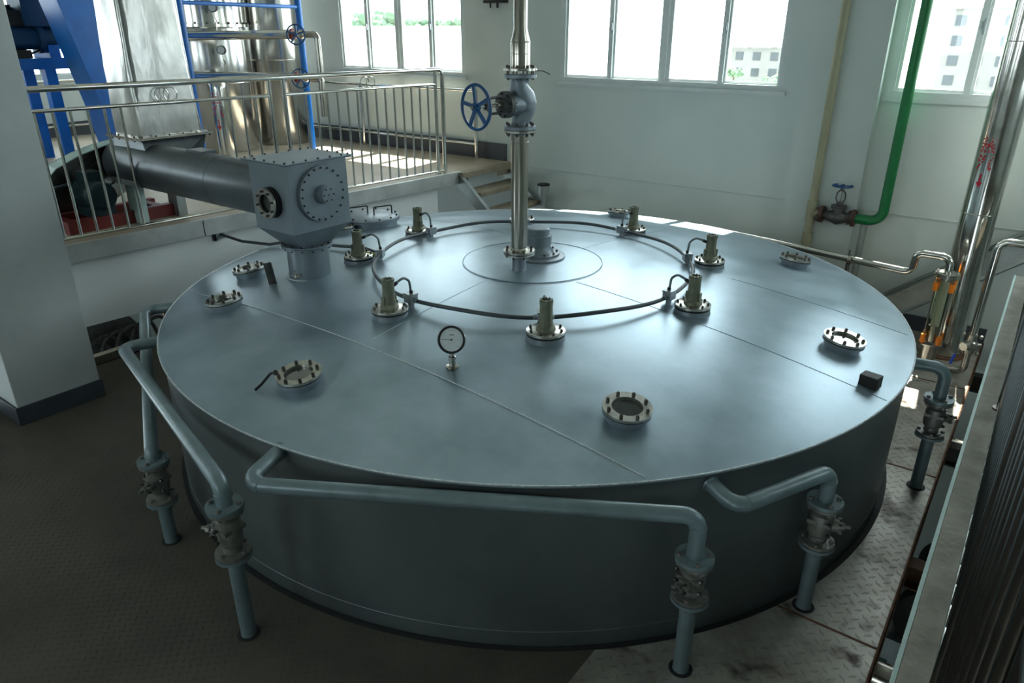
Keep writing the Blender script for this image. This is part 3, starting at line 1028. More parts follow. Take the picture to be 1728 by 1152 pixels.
yk.cyl(bo + Vector((0, -0.155, 0)), bo + Vector((0, -0.18, 0)), 0.022, seg=16)
yk.build('yoke', 'iron', GV)
MB().cyl(bo + Vector((0, -0.04, 0)), bo + Vector((0, -0.285, 0)), 0.0095, seg=12).cyl(bo + Vector((0, -0.05, 0)), bo + Vector((0, -0.09, 0)), 0.02, seg=12).build('stem', 'stainpipe', GV)
handwheel(GV, bo + Vector((0, -0.25, 0)), (0, -1, 0), 0.124, 0.0095, 5, twist=0.45)
GV.rotation_euler = (0, 0, math.radians(-10))

# ------------------------------------------------------------------ screw feeder: hopper box + conveyor (one machine)
hx, hy = -1.19, -0.97
HP = thing('feed_hopper', 'grey bolted hopper box on a round neck standing on the tank lid', 'hopper', (hx, hy, 0.115))
O = (0, 0, 0.115)   # local heights below are world heights minus this


def H(x, y, z):
    return (x, y, z - 0.115)


bw, bd = 0.195, 0.235
loop = lambda w, d, z: [H(-w, -d, z), H(w, -d, z), H(w, d, z), H(-w, d, z)]
MB().hull([loop(0.115, 0.115, 0.345), loop(bw, bd, 0.47), loop(bw, bd, 0.90)]).build('box', 'hopper', HP, smooth=False, bevel=0.003)
pl = MB().box(H(-0.225, -0.268, 0.90), H(0.225, 0.268, 0.907)).box(H(-0.225, -0.268, 0.91), H(0.225, 0.268, 0.917))
pl.build('top_plate', 'hopper', HP, smooth=False)
for i in range(5):
    tpos = [(-0.2 + i * 0.1, -0.25), (-0.2 + i * 0.1, 0.25), (-0.208, -0.19 + i * 0.095), (0.208, -0.19 + i * 0.095)]
    for q in tpos:
        bolts(HP, H(q[0], q[1], 0.917), (0, 0, 1), 0.0, 1, 0.007, 0.009, 'bolt')
MB().lathe([(0, 0.325), (0.172, 0.325), (0.172, 0.333), (0, 0.333)], (0, 0, -0.115), seg=48).lathe([(0, 0.336), (0.172, 0.336), (0.172, 0.345), (0, 0.345)], (0, 0, -0.115), seg=48).build('neck_flange', 'hopper', HP)
bolts(HP, H(0, 0, 0.345), (0, 0, 1), 0.158, 14, 0.008, 0.01, 'bolt', through=0.02)
MB().lathe([(0, 0.095), (0.14, 0.095), (0.14, 0.33), (0, 0.33)], (0, 0, -0.115), seg=48).build('neck', 'hopper', HP)
# big round inspection cover on the +X face
RC = MB().lathe([(0, 0), (0.178, 0), (0.178, 0.012), (0, 0.012)], H(bw, 0.0, 0.70), (1, 0, 0), 56).lathe([(0, 0.016), (0.178, 0.016), (0.178, 0.026), (0, 0.026)], H(bw, 0.0, 0.70), (1, 0, 0), 56)
RC.build('end_cover', 'hopper', HP)
bolts(HP, H(bw + 0.026, 0, 0.70), (1, 0, 0), 0.165, 20, 0.007, 0.009, 'bolt')
MB().lathe([(0, 0.024), (0.06, 0.024), (0.06, 0.07), (0, 0.07)], H(bw, 0, 0.70), (1, 0, 0), 36).lathe([(0, 0.07), (0.052, 0.07), (0.052, 0.082), (0, 0.082)], H(bw, 0, 0.70), (1, 0, 0), 36).build('bearing_cap', 'hopper', HP)
bolts(HP, H(bw + 0.082, 0, 0.70), (1, 0, 0), 0.04, 6, 0.005, 0.006, 'bolt')
bolts(HP, H(bw + 0.082, 0, 0.70), (1, 0, 0), 0.0, 1, 0.004, 0.006, 'bolt')
# sight port on the -Y face
SP = H(0.01, -bd, 0.66)
MB().lathe([(0.07, 0), (0.098, 0), (0.098, 0.03), (0.088, 0.034), (0.088, 0.044), (0.062, 0.044), (0.062, 0)], SP, (0, -1, 0), 40, closed=True).build('port_collar', 'dark', HP)
MB().ring(Vector(SP) + Vector((0, -0.044, 0)), (0, -1, 0), 0.096, 0.058, 0.014, 40).build('port_ring', 'flange', HP)
MB().cyl(Vector(SP) + Vector((0, -0.02, 0)), Vector(SP) + Vector((0, -0.03, 0)), 0.062, seg=40).build('port_glass', 'sightglass', HP)
bolts(HP, Vector(SP) + Vector((0, -0.058, 0)), (0, -1, 0), 0.077, 8, 0.008, 0.01, 'bolt', 0.2)
# tiny drain cock at the neck
dc = MB().cyl(H(0.06, -0.125, 0.16), H(0.075, -0.17, 0.16), 0.01, seg=10).ball(H(0.078, -0.175, 0.16), 0.015).cyl(H(0.078, -0.175, 0.16), H(0.07, -0.175, 0.2), 0.005, seg=8).cyl(H(0.04, -0.175, 0.16), H(0.1, -0.175, 0.165), 0.006, seg=8)
dc.build('drain_cock', 'flange', HP)

CV = thing('screw_conveyor', 'long dark grey screw conveyor tube from the platform into the hopper box', 'conveyor', (-3.15, -0.95, PZ))
CO = (-3.15, -0.95, PZ)
cyz = (-0.965, 0.655)
MB().tube([(-3.5, cyz[0], cyz[1]), (hx - bw - 0.004, cyz[0], cyz[1])], 0.182, seg=40).torus((-2.05, cyz[0], cyz[1]), (1, 0, 0), 0.182, 0.002, 40, 6).build('tube', 'conveyor', CV, CO)
MB().lathe([(0, 0), (0.15, 0), (0.15, 0.05), (0.1, 0.06), (0.1, 0.12), (0, 0.12)], (-3.5, cyz[0], cyz[1]), (-1, 0, 0), 36).build('end_bearing', 'conveyor', CV, CO)
# inlet chute from the duct flange down to the tube
fl = [(-3.42, -1.05), (-2.98, -1.05), (-2.98, -0.5), (-3.42, -0.5)]
MB().hull([[(-3.36, -1.12, 0.58), (-2.72, -1.13, 0.58), (-2.6, -0.84, 0.62), (-3.36, -0.84, 0.58)],
           [(x, y, 0.875) for x, y in fl]]).build('inlet_chute', 'conveyor', CV, CO, smooth=False)
MB().box((-3.46, -1.09, 0.875), (-2.94, -0.46, 0.884)).build('inlet_flange', 'stainpipe', CV, CO, smooth=False)
MB().box((-2.45, -1.0, 0.83), (-2.25, -0.88, 0.85)).build('inspection_plate', 'conveyor', CV, CO, smooth=False)
for yy in (-1.06, -0.72):
    sp_ = MB().box((-3.3, yy - 0.04, PZ), (-3.16, yy + 0.04, PZ + 0.32))
    sp_.build('support_leg', 'palepaint' if yy < -1 else 'steelgrey', CV, CO, smooth=False, bevel=0.003)
MB().box((-3.42, -1.14, PZ + 0.32), (-3.05, -0.66, PZ + 0.36)).hull([[(-3.4, -1.1, PZ + 0.36), (-3.05, -1.1, PZ + 0.36), (-3.05, -0.7, PZ + 0.36), (-3.4, -0.7, PZ + 0.36)], [(-3.38, -1.12, 0.6), (-2.95, -1.12, 0.6), (-2.95, -0.8, 0.6), (-3.38, -0.8, 0.6)]]).build('saddle', 'steelgrey', CV, CO, smooth=False)

# big tapered duct standing on the conveyor inlet
DU = thing('feed_duct', 'tall dented aluminium sheet duct standing on the conveyor inlet flange', 'duct', (-3.2, -0.78, 0.885))
DO = (-3.2, -0.78, 0.885)


def rloop(cx_, cy_, w, d, z, r=0.05):
    out = []
    for (sx, sy, a0_) in ((1, -1, -90), (1, 1, 0), (-1, 1, 90), (-1, -1, 180)):
        for k in range(4):
            a = math.radians(a0_ + 30 * k)
            out.append((cx_ + sx * (w - r) + r * math.cos(a), cy_ + sy * (d - r) + r * math.sin(a), z))
    return out


random.seed(3)
lps = []
for k in range(15):
    f = k / 14
    z = 0.895 + f * 2.4
    w, d = 0.215 - 0.05 * f, 0.27 - 0.07 * f
    lp = rloop(-3.2, -0.78, w, d, z)
    lps.append([(p[0] + random.uniform(-1, 1) * 0.006, p[1] + random.uniform(-1, 1) * 0.006, p[2]) for p in lp])
MB().hull(lps).build('duct_shell', 'duct', DU, DO)
MB().box((-3.46, -1.09, 0.885), (-2.94, -0.46, 0.894)).build('duct_flange', 'stainpipe', DU, DO, smooth=False)
for k in range(6):
    bolts(DU, (-2.955 + 3.2, -1.06 + k * 0.115 + 0.78, 0.894 - 0.885), (0, 0, 1), 0, 1, 0.007, 0.01, 'bolt', through=0.02)
for k in range(4):
    bolts(DU, (-3.4 + k * 0.12 + 3.2, -1.075 + 0.78, 0.894 - 0.885), (0, 0, 1), 0, 1, 0.007, 0.01, 'bolt', through=0.02)

# belt drive with motor, guard and base frame
BD = thing('belt_drive', 'belt drive with dark green electric motor on a red base frame behind the railing', 'motor', (-3.5, -1.3, PZ))
BO = (-3.5, -1.3, PZ)
MB().box((-3.62, -1.62, PZ), (-3.55, -0.75, PZ + 0.1)).box((-3.3, -1.62, PZ), (-3.23, -0.75, PZ + 0.1)).box((-3.55, -1.62, PZ), (-3.3, -1.55, PZ + 0.1)).box((-3.55, -0.9, PZ), (-3.3, -0.83, PZ + 0.1)).build('base_frame', 'red', BD, BO, smooth=False)
mc = Vector((-3.52, -1.33, PZ + 0.26))
MB().lathe([(0, 0), (0.1, 0), (0.112, 0.02), (0.112, 0.24), (0.1, 0.26), (0.104, 0.27), (0.104, 0.33), (0.085, 0.345), (0, 0.345)], mc, (1, 0, 0), 32).box((-3.45, -1.43, PZ + 0.1), (-3.25, -1.23, PZ + 0.17)).build('motor_body', 'motor', BD, BO)
fn_ = MB()
for k in range(20):
    a = 2 * PI * k / 20
    d = Vector((0, math.cos(a), math.sin(a)))
    fn_.bar(mc + Vector((0.03, 0, 0)) + d * 0.118, mc + Vector((0.23, 0, 0)) + d * 0.118, 0.006, 0.02, up=d)
fn_.build('cooling_fins', 'motor', BD, BO)
MB().box((-3.44, -1.39, PZ + 0.36), (-3.3, -1.27, PZ + 0.44)).build('terminal_box', 'motor', BD, BO, bevel=0.006)
MB().lathe([(0, 0), (0.075, 0), (0.065, 0.02), (0.075, 0.04), (0, 0.04)], (-3.575, -1.33, PZ + 0.26), (1, 0, 0), 28).build('small_pulley', 'dark', BD, BO)
MB().lathe([(0, 0), (0.13, 0), (0.12, 0.02), (0.13, 0.04), (0, 0.04)], (-3.615 + 0.04, cyz[0], cyz[1]), (-1, 0, 0), 32).build('large_pulley', 'conveyor', BD, BO)
d1 = (Vector((0, cyz[0], cyz[1])) - Vector((0, -1.33, PZ + 0.26))).normalized()
p1 = Vector((0, -d1.z, d1.y))
bl = MB()
for sg in (1, -1):
    bl.bar(Vector((-3.555, -1.33, PZ + 0.26)) + p1 * sg * 0.072, Vector((-3.555, cyz[0], cyz[1])) + p1 * sg * 0.125, 0.02, 0.012, up=p1)
bl.build('drive_belt', 'black', BD, BO)
# guard: curved back cover seen behind the belts
gp = []
for y, z in ((-1.62, 0.22), (-1.66, 0.40), (-1.62, 0.56), (-1.5, 0.67), (-1.3, 0.75), (-1.1, 0.80), (-0.9, 0.83), (-0.78, 0.8), (-0.72, 0.66), (-0.78, 0.5), (-0.95, 0.36), (-1.2, 0.25)):
    gp.append((y, z))
MB().hull([[(-3.68, y, z) for y, z in gp], [(-3.665, y, z) for y, z in gp]]).build('guard_back', 'duct', BD, BO, smooth=False)
rim = MB()
for (ya, za), (yb, zb) in zip(gp[:8], gp[1:9]):
    rim.add([(-3.68, ya, za), (-3.68, yb, zb), (-3.5, yb, zb), (-3.5, ya, za), (-3.68, ya, za - 0.008), (-3.68, yb, zb - 0.008), (-3.5, yb, zb - 0.008), (-3.5, ya, za - 0.008)],
            [(0, 1, 2, 3), (7, 6, 5, 4), (3, 2, 6, 7), (1, 0, 4, 5), (0, 3, 7, 4), (1, 5, 6, 2)])
rim.build('guard_rim', 'palepaint', BD, BO, smooth=False)
MB().tube([(-3.4, -1.45, PZ + 0.36), (-3.38, -1.62, PZ + 0.34), (-3.4, -1.68, PZ + 0.15), (-3.45, -1.6, PZ + 0.01)], 0.012, 0.06, seg=8).build('motor_cable', 'motor', BD, BO)

# ------------------------------------------------------------------ drain pipes with ball valves round the tank
PR = 0.034


def drain(label, nozzle, pts, leg, zt_, zb_, stem, group='grey drain pipes with ball valves round the tank'):
    """nozzle on the tank wall, run of pipe, valve on the vertical leg that ends in the floor"""
    lx, ly = leg
    t = thing('drain_pipe', label, 'pipe', (lx, ly, FZ), 0, group)
    OF = (lx, ly, FZ)
    full = [nozzle] + pts + [(lx, ly, zt_)]
    mb = MB().tube(full, PR, 0.07, seg=20, nb=8)
    pp = path(full, 0.07, 8)
    # circumferential weld marks at the bend ends
    for i in range(8, len(pp) - 1, 9):
        d = (pp[i + 1] - pp[i - 1]).normalized()
        mb.torus(pp[i], d, PR, 0.0022, 20, 6)
    mb.build('pipe_run', 'greypipe', t, OF)
    nd = (Vector(full[1]) - Vector(nozzle)).normalized()
    MB().lathe([(PR - 0.002, 0), (PR + 0.007, 0), (PR + 0.005, 0.008), (PR - 0.002, 0.012)], nozzle, nd, 24, closed=True).build('nozzle_weld', 'greypipe', t, OF)
    c = Vector((lx, ly, 0))
    # upper flange pair
    MB().lathe([(0, 0.016), (0.078, 0.016), (0.078, 0.0), (0, 0.0)], c + Vector((0, 0, zt_)), seg=36).build('upper_flange', 'greypipe', t, OF)
    MB().lathe([(0, -0.016), (0.078, -0.016), (0.078, 0.0), (0, 0.0)], c + Vector((0, 0, zb_)), seg=36).build('lower_flange', 'greypipe', t, OF)
    bolts(t, (0, 0, zt_ + 0.016 - FZ), (0, 0, 1), 0.062, 4, 0.011, 0.011, 'valve', 0.6, through=0.036)
    bolts(t, (0, 0, zb_ + 0.018 - FZ), (0, 0, 1), 0.062, 4, 0.011, 0.011, 'valve', 0.2, through=0.036)
    # ball valve (part) with its stem head and gland (sub-parts)
    L = zt_ - zb_
    b = MB().lathe([(0, zt_ - 0.003), (0.075, zt_ - 0.003), (0.075, zt_ - 0.018), (0.04, zt_ - 0.022), (0.036, zt_ - 0.045), (0.05, zt_ - 0.055), (0.054, zt_ - L * 0.5),
                    (0.05, zb_ + 0.06), (0.036, zb_ + 0.045), (0.04, zb_ + 0.022), (0.075, zb_ + 0.018), (0.075, zb_ + 0.003), (0, zb_ + 0.003)], c, seg=36)
    zc = (zt_ + zb_) / 2
    b.box((lx - 0.05, ly - 0.05, zc + 0.012), (lx + 0.05, ly + 0.05, zc + 0.03))
    vbod = b.build('ball_valve', 'valve', t, OF)
    sd = Vector((stem[0], stem[1], 0)).normalized()
    sc = c + Vector((0, 0, zc))
    side = Vector((-sd.y, sd.x, 0))
    sh = MB().cyl(sc + sd * 0.04, sc + sd * 0.075, 0.03, seg=20).cyl(sc + sd * 0.075, sc + sd * 0.1, 0.018, seg=14).cyl(sc + sd * 0.1, sc + sd * 0.125, 0.009, seg=8)
    sh.bar(sc + sd * 0.08 + side * 0.035 + Vector((0, 0, 0.02)), sc + sd * 0.08 - side * 0.035 - Vector((0, 0, 0.02)), 0.016, 0.012)
    sh.build('stem_head', 'valve', vbod, OF)
    for s1 in (-1, 1):
        for z1 in (-1, 1):
            MB().hexp(sc + sd * 0.072 + side * s1 * 0.02 + Vector((0, 0, z1 * 0.02)), sd, 0.007, 0.012).build('gland_bolt', 'bolt', vbod, OF)
            MB().hexp(sc + side * s1 * 0.052 + sd * 0.03 + Vector((0, 0, z1 * 0.03)), side * s1, 0.009, 0.012).build('body_bolt', 'bolt', vbod, OF)
    MB().cyl((lx, ly, FZ - 0.6), (lx, ly, zb_ - 0.01), PR, seg=20).build('lower_leg', 'greypipe', t, OF)
    MB().ring((lx, ly, FZ + 0.001), (0, 0, 1), PR + 0.017, PR + 0.001, 0.003, 24).build('floor_hole_shade', 'gapshade', t, OF)  # dark ring painted where the pipe's floor hole is in shade
    return t


def noz(a, z=-0.07):
    t = math.radians(a)
    return ((RT - 0.012) * math.cos(t), (RT - 0.012) * math.sin(t), z)


drain('grey drain pipe crossing the tank front, valve leg right of centre', noz(-82.5, -0.035), [(0.385, -2.615, -0.05), (1.97, -1.672, -0.065)], (1.97, -1.672), -0.275, -0.465, (-0.2, -1))
drain('grey drain pipe sloping along the left front of the tank', noz(-124.0, -0.07), [(-1.44, -2.19, -0.07), (0.30, -2.665, -0.055)], (0.30, -2.665), -0.17, -0.41, (-0.9, -0.5))
drain('short grey drain pipe dipping from the front right tank wall', noz(-36.8, -0.07), [(2.05, -1.49, -0.10), (2.288, -0.977, -0.10)], (2.288, -0.977), -0.27, -0.49, (0.9, 0.3))
drain('grey drain pipe bending down at the right rim of the tank beside the gap', noz(9.8, -0.08), [(2.546, 0.445, -0.08)], (2.546, 0.445), -0.28, -0.50, (0.8, 0.5))
drain('leftmost grey drain pipe, passing behind the sloping one', noz(-138.5, -0.07), [(-1.985, -1.765, -0.085), (-0.60, -2.52, -0.31)], (-0.60, -2.52), -0.37, -0.60, (0.3, -1))

# ------------------------------------------------------------------ platform railing
def railing(name, label, P, L, posts, bals, z0, h, mid=None, rings=(), r=0.022, origin=None, bottom=True, br=0.0105, mr=0.014, m='stainless'):
    o = thing(name, label, 'railing', P(0, z0))
    OF = P(0, z0)
    pts = [P(0, z0 + h), P(L, z0 + h)]
    MB().tube([P(-0.0, z0 + h), P(L, z0 + h), P(L, z0)], r, 0.06, seg=18).build('handrail', m, o, OF)
    for s_ in posts:
        MB().tube([P(s_, z0), P(s_, z0 + h)], r * 0.82, seg=14).cyl(P(s_, z0), P(s_, z0) + Vector((0, 0, 0.008)), 0.032, seg=16).build('post', m, o, OF)
    for a, b in (mid or []):
        MB().tube([P(a, z0 + h - 0.145), P(b, z0 + h - 0.145)], mr, seg=12).build('mid_rail', m, o, OF)
    if bottom:
        MB().tube([P(0, z0 + 0.03), P(L, z0 + 0.03)], 0.013, seg=12).build('bottom_rail', 'stainless', o, OF)
    top = h - 0.145 if mid else h - 0.01
    proto_m = None
    for s_ in bals:
        if proto_m is None:
            bo_ = MB().cyl((0, 0, z0 + 0.03), (0, 0, z0 + top), br, seg=10).build('baluster', m, o, (0, 0, z0))
            proto_m = bo_
            q = bo_
        else:
            q = proto_m.copy()
            COL.objects.link(q)
        q.parent = o
        pq = P(s_, z0) - OF
        q.location = pq
    for s_ in rings:
        for dd in (-0.035, 0.035):
            MB().torus(P(s_ + dd, z0 + h - 0.083), NE, 0.052, 0.004, 32, 8).build('ring_ornament', m, o, OF)
    return o


PL = lambda s_, z: E(s_, 0.0, z)
bal = [0.106 + 0.116 * k for k in range(-7, 5)] + [1.443 + 0.122 * k for k in range(3)] + [2.075 + 0.1145 * k for k in range(16)]
railing('platform_railing', 'polished stainless railing with balusters and ring ornaments along the raised platform edge', lambda s_, z: E(s_ - 0.9, 0.0, z), 3.89 + 0.9,
        [1.83 + 0.9, 1.97 + 0.9, 3.79 + 0.9], [b + 0.9 for b in bal], PZ, 1.085, [(0, 1.83 + 0.9), (1.97 + 0.9, 3.79 + 0.9)], [0.93 + 0.9, 2.9 + 0.9])

# far railing in front of the windows
FR = thing('window_railing', 'plain stainless guard rail standing before the far window wall', 'railing', (-2.95, 3.1, PZ))
FO = (-2.95, 3.1, PZ)
MB().tube([(-8.9, 3.08, 1.0), (-3.0, 3.08, 1.0)], 0.018, seg=12).build('top_rail', 'stainless', FR, FO)
MB().tube([(-8.9, 3.08, 0.38), (-3.0, 3.08, 0.38)], 0.016, seg=12).build('bottom_rail', 'stainless', FR, FO)
for x_ in (-3.0, -5.0, -7.0, -8.6):
    MB().tube([(x_, 3.08, PZ), (x_, 3.08, 1.01)], 0.024, seg=12).build('post', 'stainless', FR, FO)
LR = thing('side_railing', 'plain stainless guard rail standing before the left windows', 'railing', (-9.08, 1.0, PZ))
MB().tube([(-9.08, -4, 0.98), (-9.08, 3.0, 0.98)], 0.018, seg=12).build('top_rail', 'stainless', LR, (-9.08, 1.0, PZ))
MB().tube([(-9.08, -4, 0.36), (-9.08, 3.0, 0.36)], 0.016, seg=12).build('bottom_rail', 'stainless', LR, (-9.08, 1.0, PZ))
for y_ in (-3.0, -0.6, 1.55, 2.9):
    MB().tube([(-9.08, y_, PZ), (-9.08, y_, 0.99)], 0.024, seg=12).build('post', 'stainless', LR, (-9.08, 1.0, PZ))

# walkway railing on the right, seen almost end-on
WX = 2.82
wr_b = [0.105 * k for k in range(1, 75)]
railing('walkway_railing', 'dark stainless railing on the concrete curb, seen end on at the right edge', lambda s_, z: Vector((WX, -6.2 + s_, z)), 7.9,
        [0.0, 1.95, 3.9, 5.85], [b for b in wr_b if min(abs(b - q) for q in (0, 1.95, 3.9, 5.85, 7.9)) > 0.05], 0.1, 1.2, None, (), origin=None, r=0.022, br=0.0105, m='darksteel')

# ------------------------------------------------------------------ stairs from the platform (left, behind the tank)
ST = thing('platform_stairs', 'steel stairs with tan concrete treads going down from the platform behind the tank', 'stairs', (-2.5, 2.7, FZ))
SO = (-2.5, 2.7, FZ)
for yy, m_ in ((2.27, 'steelgrey'), (3.14, 'steelgrey')):
    x0_, z0_ = -2.62, 0.13
    x1_, z1_ = -1.5, -0.85
    MB().bar((x0_, yy, z0_), (x1_, yy, z1_), 0.012, 0.14).bar((x0_ + 0.05, yy - 0.02, z0_ + 0.06), (x1_ + 0.05, yy - 0.02, z1_ + 0.06), 0.05, 0.01).build('stringer', m_, ST, SO, smooth=False)
for k in range(5):
    zz = PZ - 0.2 * (k + 1)
    xx = -2.56 + 0.23 * k
    MB().box((xx, 2.28, zz - 0.05), (xx + 0.27, 3.13, zz)).build('tread', 'tread', ST, SO, smooth=False, bevel=0.004)
MB().box((-2.585, 2.4, PZ - 0.175), (-2.575, 3.05, PZ - 0.06)).build('riser_plate', 'wallw', ST, SO, smooth=False)
ls = thing('landing_slab', 'tan concrete top step joining the platform to the stairs', 'slab', (-2.6, 2.7, PZ))
MB().hull([[(-2.72, 2.24, z), (-2.52, 2.24, z), (-2.46, WY - 0.03, z), (-2.66, WY - 0.03, z)] for z in (PZ - 0.06, PZ - 0.001)]).build('slab', 'tread', ls, (-2.6, 2.7, PZ), smooth=False)
# capped post stump
pc = thing('capped_post', 'short dark capped steel post standing behind the tank near the back wall', 'post', (-1.98, 3.06, FZ))
MB().cyl((-1.98, 3.06, FZ), (-1.98, 3.06, -0.16), 0.035, seg=20).build('post', 'steelgrey', pc, (-1.98, 3.06, FZ))
MB().cyl((-1.98, 3.06, -0.16), (-1.98, 3.06, 0.0), 0.065, seg=24).build('sleeve', 'steelgrey', pc, (-1.98, 3.06, FZ))
MB().cyl((-1.98, 3.06, 0.0), (-1.98, 3.06, 0.018), 0.073, seg=24).build('cap', 'dark', pc, (-1.98, 3.06, FZ))

# ------------------------------------------------------------------ stairs on the right along the back wall
SR = thing('walkway_stairs', 'grey steel stairs climbing along the back wall to the walkway at the right', 'stairs', (2.2, 3.0, FZ))
RO = (2.2, 3.0, FZ)
for yy in (2.945, 3.17):
    MB().bar((1.62, yy, -0.80), (3.0, yy, 0.30), 0.012, 0.17).bar((1.62, yy - 0.02, -0.71), (3.0, yy - 0.02, 0.39), 0.05, 0.008).bar((1.72, yy - 0.02, -0.865), (3.08, yy - 0.02, 0.215), 0.05, 0.008).build('stringer', 'steelgrey', SR, RO, smooth=False)
for k in range(6):
    zz = FZ + 0.17 * (k + 1)
    xx = 1.66 + 0.21 * k
    MB().box((xx, 2.955, zz - 0.02), (xx + 0.2, 3.16, zz)).build('tread', 'steelgrey', SR, RO, smooth=False)

# ------------------------------------------------------------------ big stainless steam pipe with stencil
bp_ = (2.38, 2.76)
SPp = thing('steam_pipe', 'thick polished stainless steam pipe rising at the right with red characters', 'pipe', (bp_[0], bp_[1], FZ))
MB().cyl((bp_[0], bp_[1], FZ), (bp_[0], bp_[1], CZ), 0.125, seg=48).torus((bp_[0], bp_[1], 0.35), (0, 0, 1), 0.125, 0.004, 48, 6).torus((bp_[0], bp_[1], 1.6), (0, 0, 1), 0.125, 0.004, 48, 6).build('cladding', 'stainless', SPp, (*bp_, FZ))
MB().lathe([(0, 0.0), (0.16, 0.0), (0.16, 0.01), (0, 0.01)], (bp_[0], bp_[1], FZ + 0.0), seg=40).build('floor_plate', 'rust', SPp, (*bp_, FZ))


def stencil(parent, text, cx_, cy_, rad, face_deg, ztop, size, off, arrow=True):
    """characters wrapped on a vertical cylinder, one below the other, then a down arrow"""
    def wrap(me_v, zc):
        out = []
        for v in me_v:
            a = math.radians(face_deg) + v[0] / rad
            rr = rad + 0.0015 + v[2]
            out.append((cx_ + rr * math.cos(a) - off[0], cy_ + rr * math.sin(a) - off[1], zc + v[1] - off[2]))
        return out
    dg = bpy.context.evaluated_depsgraph_get()
    for i, ch in enumerate(text):
        cu = bpy.data.curves.new('character', 'FONT')
        cu.body = ch
        cu.size = size
        cu.align_x = 'CENTER'
        cu.extrude = 0.0006
        cu.offset = 0.0006
        tmp = bpy.data.objects.new('character', cu)
        COL.objects.link(tmp)
        bpy.context.view_layer.update()
        me = bpy.data.meshes.new_from_object(tmp.evaluated_get(bpy.context.evaluated_depsgraph_get()))
        bpy.data.objects.remove(tmp)
        vs_ = [tuple(v.co) for v in me.vertices]
        w_ = wrap(vs_, ztop - size * (1.05 * i + 1))
        for v, p in zip(me.vertices, w_):
            v.co = p
        me.materials.clear()
        me.materials.append(MT['redtext'])
        ob = bpy.data.objects.new('character', me)
        COL.objects.link(ob)
        ob.parent = parent
    if arrow:
        zc = ztop - size * (1.05 * len(text) + 0.75)
        mb = MB()
        w = size * 0.045
        sh = [(-w, size * 0.45), (w, size * 0.45), (w, -size * 0.1), (-w, -size * 0.1)]
        hd = [(-size * 0.2, -size * 0.08), (0, -size * 0.05), (size * 0.2, -size * 0.08), (0, -size * 0.4)]
        for q in (sh, hd):
            lo = wrap([(x, y, 0) for x, y in q], zc)
            hi = wrap([(x, y, 0.0012) for x, y in q], zc)
            mb.hull([lo, hi])
        mb.build('arrow_mark', 'redtext', parent, smooth=False)


stencil(SPp, '\u84b8\u6c7d', bp_[0], bp_[1], 0.125, -113, 0.95, 0.12, (*bp_, FZ))

# ------------------------------------------------------------------ level glass assembly and its stainless pipes
tx, ty = 2.30, 2.36
LG = thing('level_glass', 'clear glass level tube with orange tie rod caps in front of the steam pipe', 'level gauge', (tx, ty, FZ))
LO = (tx, ty, FZ)
MB().ring((tx, ty, -0.60), (0, 0, 1), 0.064, 0.058, 0.48, 28).build('glass_tube', 'tubeglass', LG, LO)
for z_, nm in ((-0.12, 'top_flange'), (-0.66, 'bottom_flange')):
    MB().lathe([(0, 0), (0.045, 0), (0.045, 0.03), (0.088, 0.032), (0.088, 0.044), (0, 0.044)] if nm == 'top_flange' else [(0, 0), (0.088, 0), (0.088, 0.014), (0.045, 0.016), (0.045, 0.06), (0, 0.06)], (tx, ty, z_ if nm == 'bottom_flange' else z_ - 0.0), seg=32).build(nm, 'flange', LG, LO)
MB().cyl((tx, ty, -0.60), (tx, ty, -0.12), 0.032, seg=20).build('float_guide', 'innertube', LG, LO)
MB().cyl((tx, ty, -0.60), (tx, ty, -0.50), 0.045, seg=20).build('float', 'stainpipe', LG, LO)
for k in range(4):
    a = PI / 4 + k * PI / 2
    qx, qy = tx + 0.078 * math.cos(a), ty + 0.078 * math.sin(a)
    MB().cyl((qx, qy, -0.655), (qx, qy, -0.075), 0.006, seg=8).build('tie_rod', 'stainpipe', LG, LO)
    for zc_ in (-0.2, -0.64):
        MB().cyl((qx, qy, zc_), (qx, qy, zc_ + 0.07), 0.019, seg=10).build('tie_rod_cap', 'orange', LG, LO, label='orange cap')
MB().cyl((tx, ty, -0.79), (tx, ty, -0.662), 0.06, seg=24).build('lower_pot', 'stainpipe', LG, LO)

TP = thing('stainless_line', 'thin stainless pipe running behind the far right rim to the glass tube top', 'pipe', (1.7, 2.42, FZ))
TO = (1.7, 2.42, FZ)
MB().tube([(0.2, 2.52, -0.05), (0.9, 2.47, -0.07), (2.04, 2.40, -0.115), (2.06, 2.39, 0.055), (tx, ty, 0.06), (tx, ty, -0.075)], 0.029, 0.06, seg=18).build('pipe', 'stainless', TP, TO)
MB().lathe([(0, 0), (0.086, 0), (0.086, 0.014), (0, 0.014)], (tx, ty, -0.074), seg=32).build('flange', 'flange', TP, TO)
bolts(TP, (tx - TO[0], ty - TO[1], -0.06 - TO[2]), (0, 0, 1), 0.07, 4, 0.012, 0.016, 'flange')
MB().cyl((1.56, 2.44, FZ), (1.56, 2.44, -0.13), 0.018, seg=12).ring((1.56, 2.405, -0.1), (1, 0, 0), 0.04, 0.031, 0.03, 20).cyl((1.56, 2.42, -0.07), (1.56, 2.42, -0.02), 0.006, seg=8).build('support_post', 'stainpipe', TP, TO)

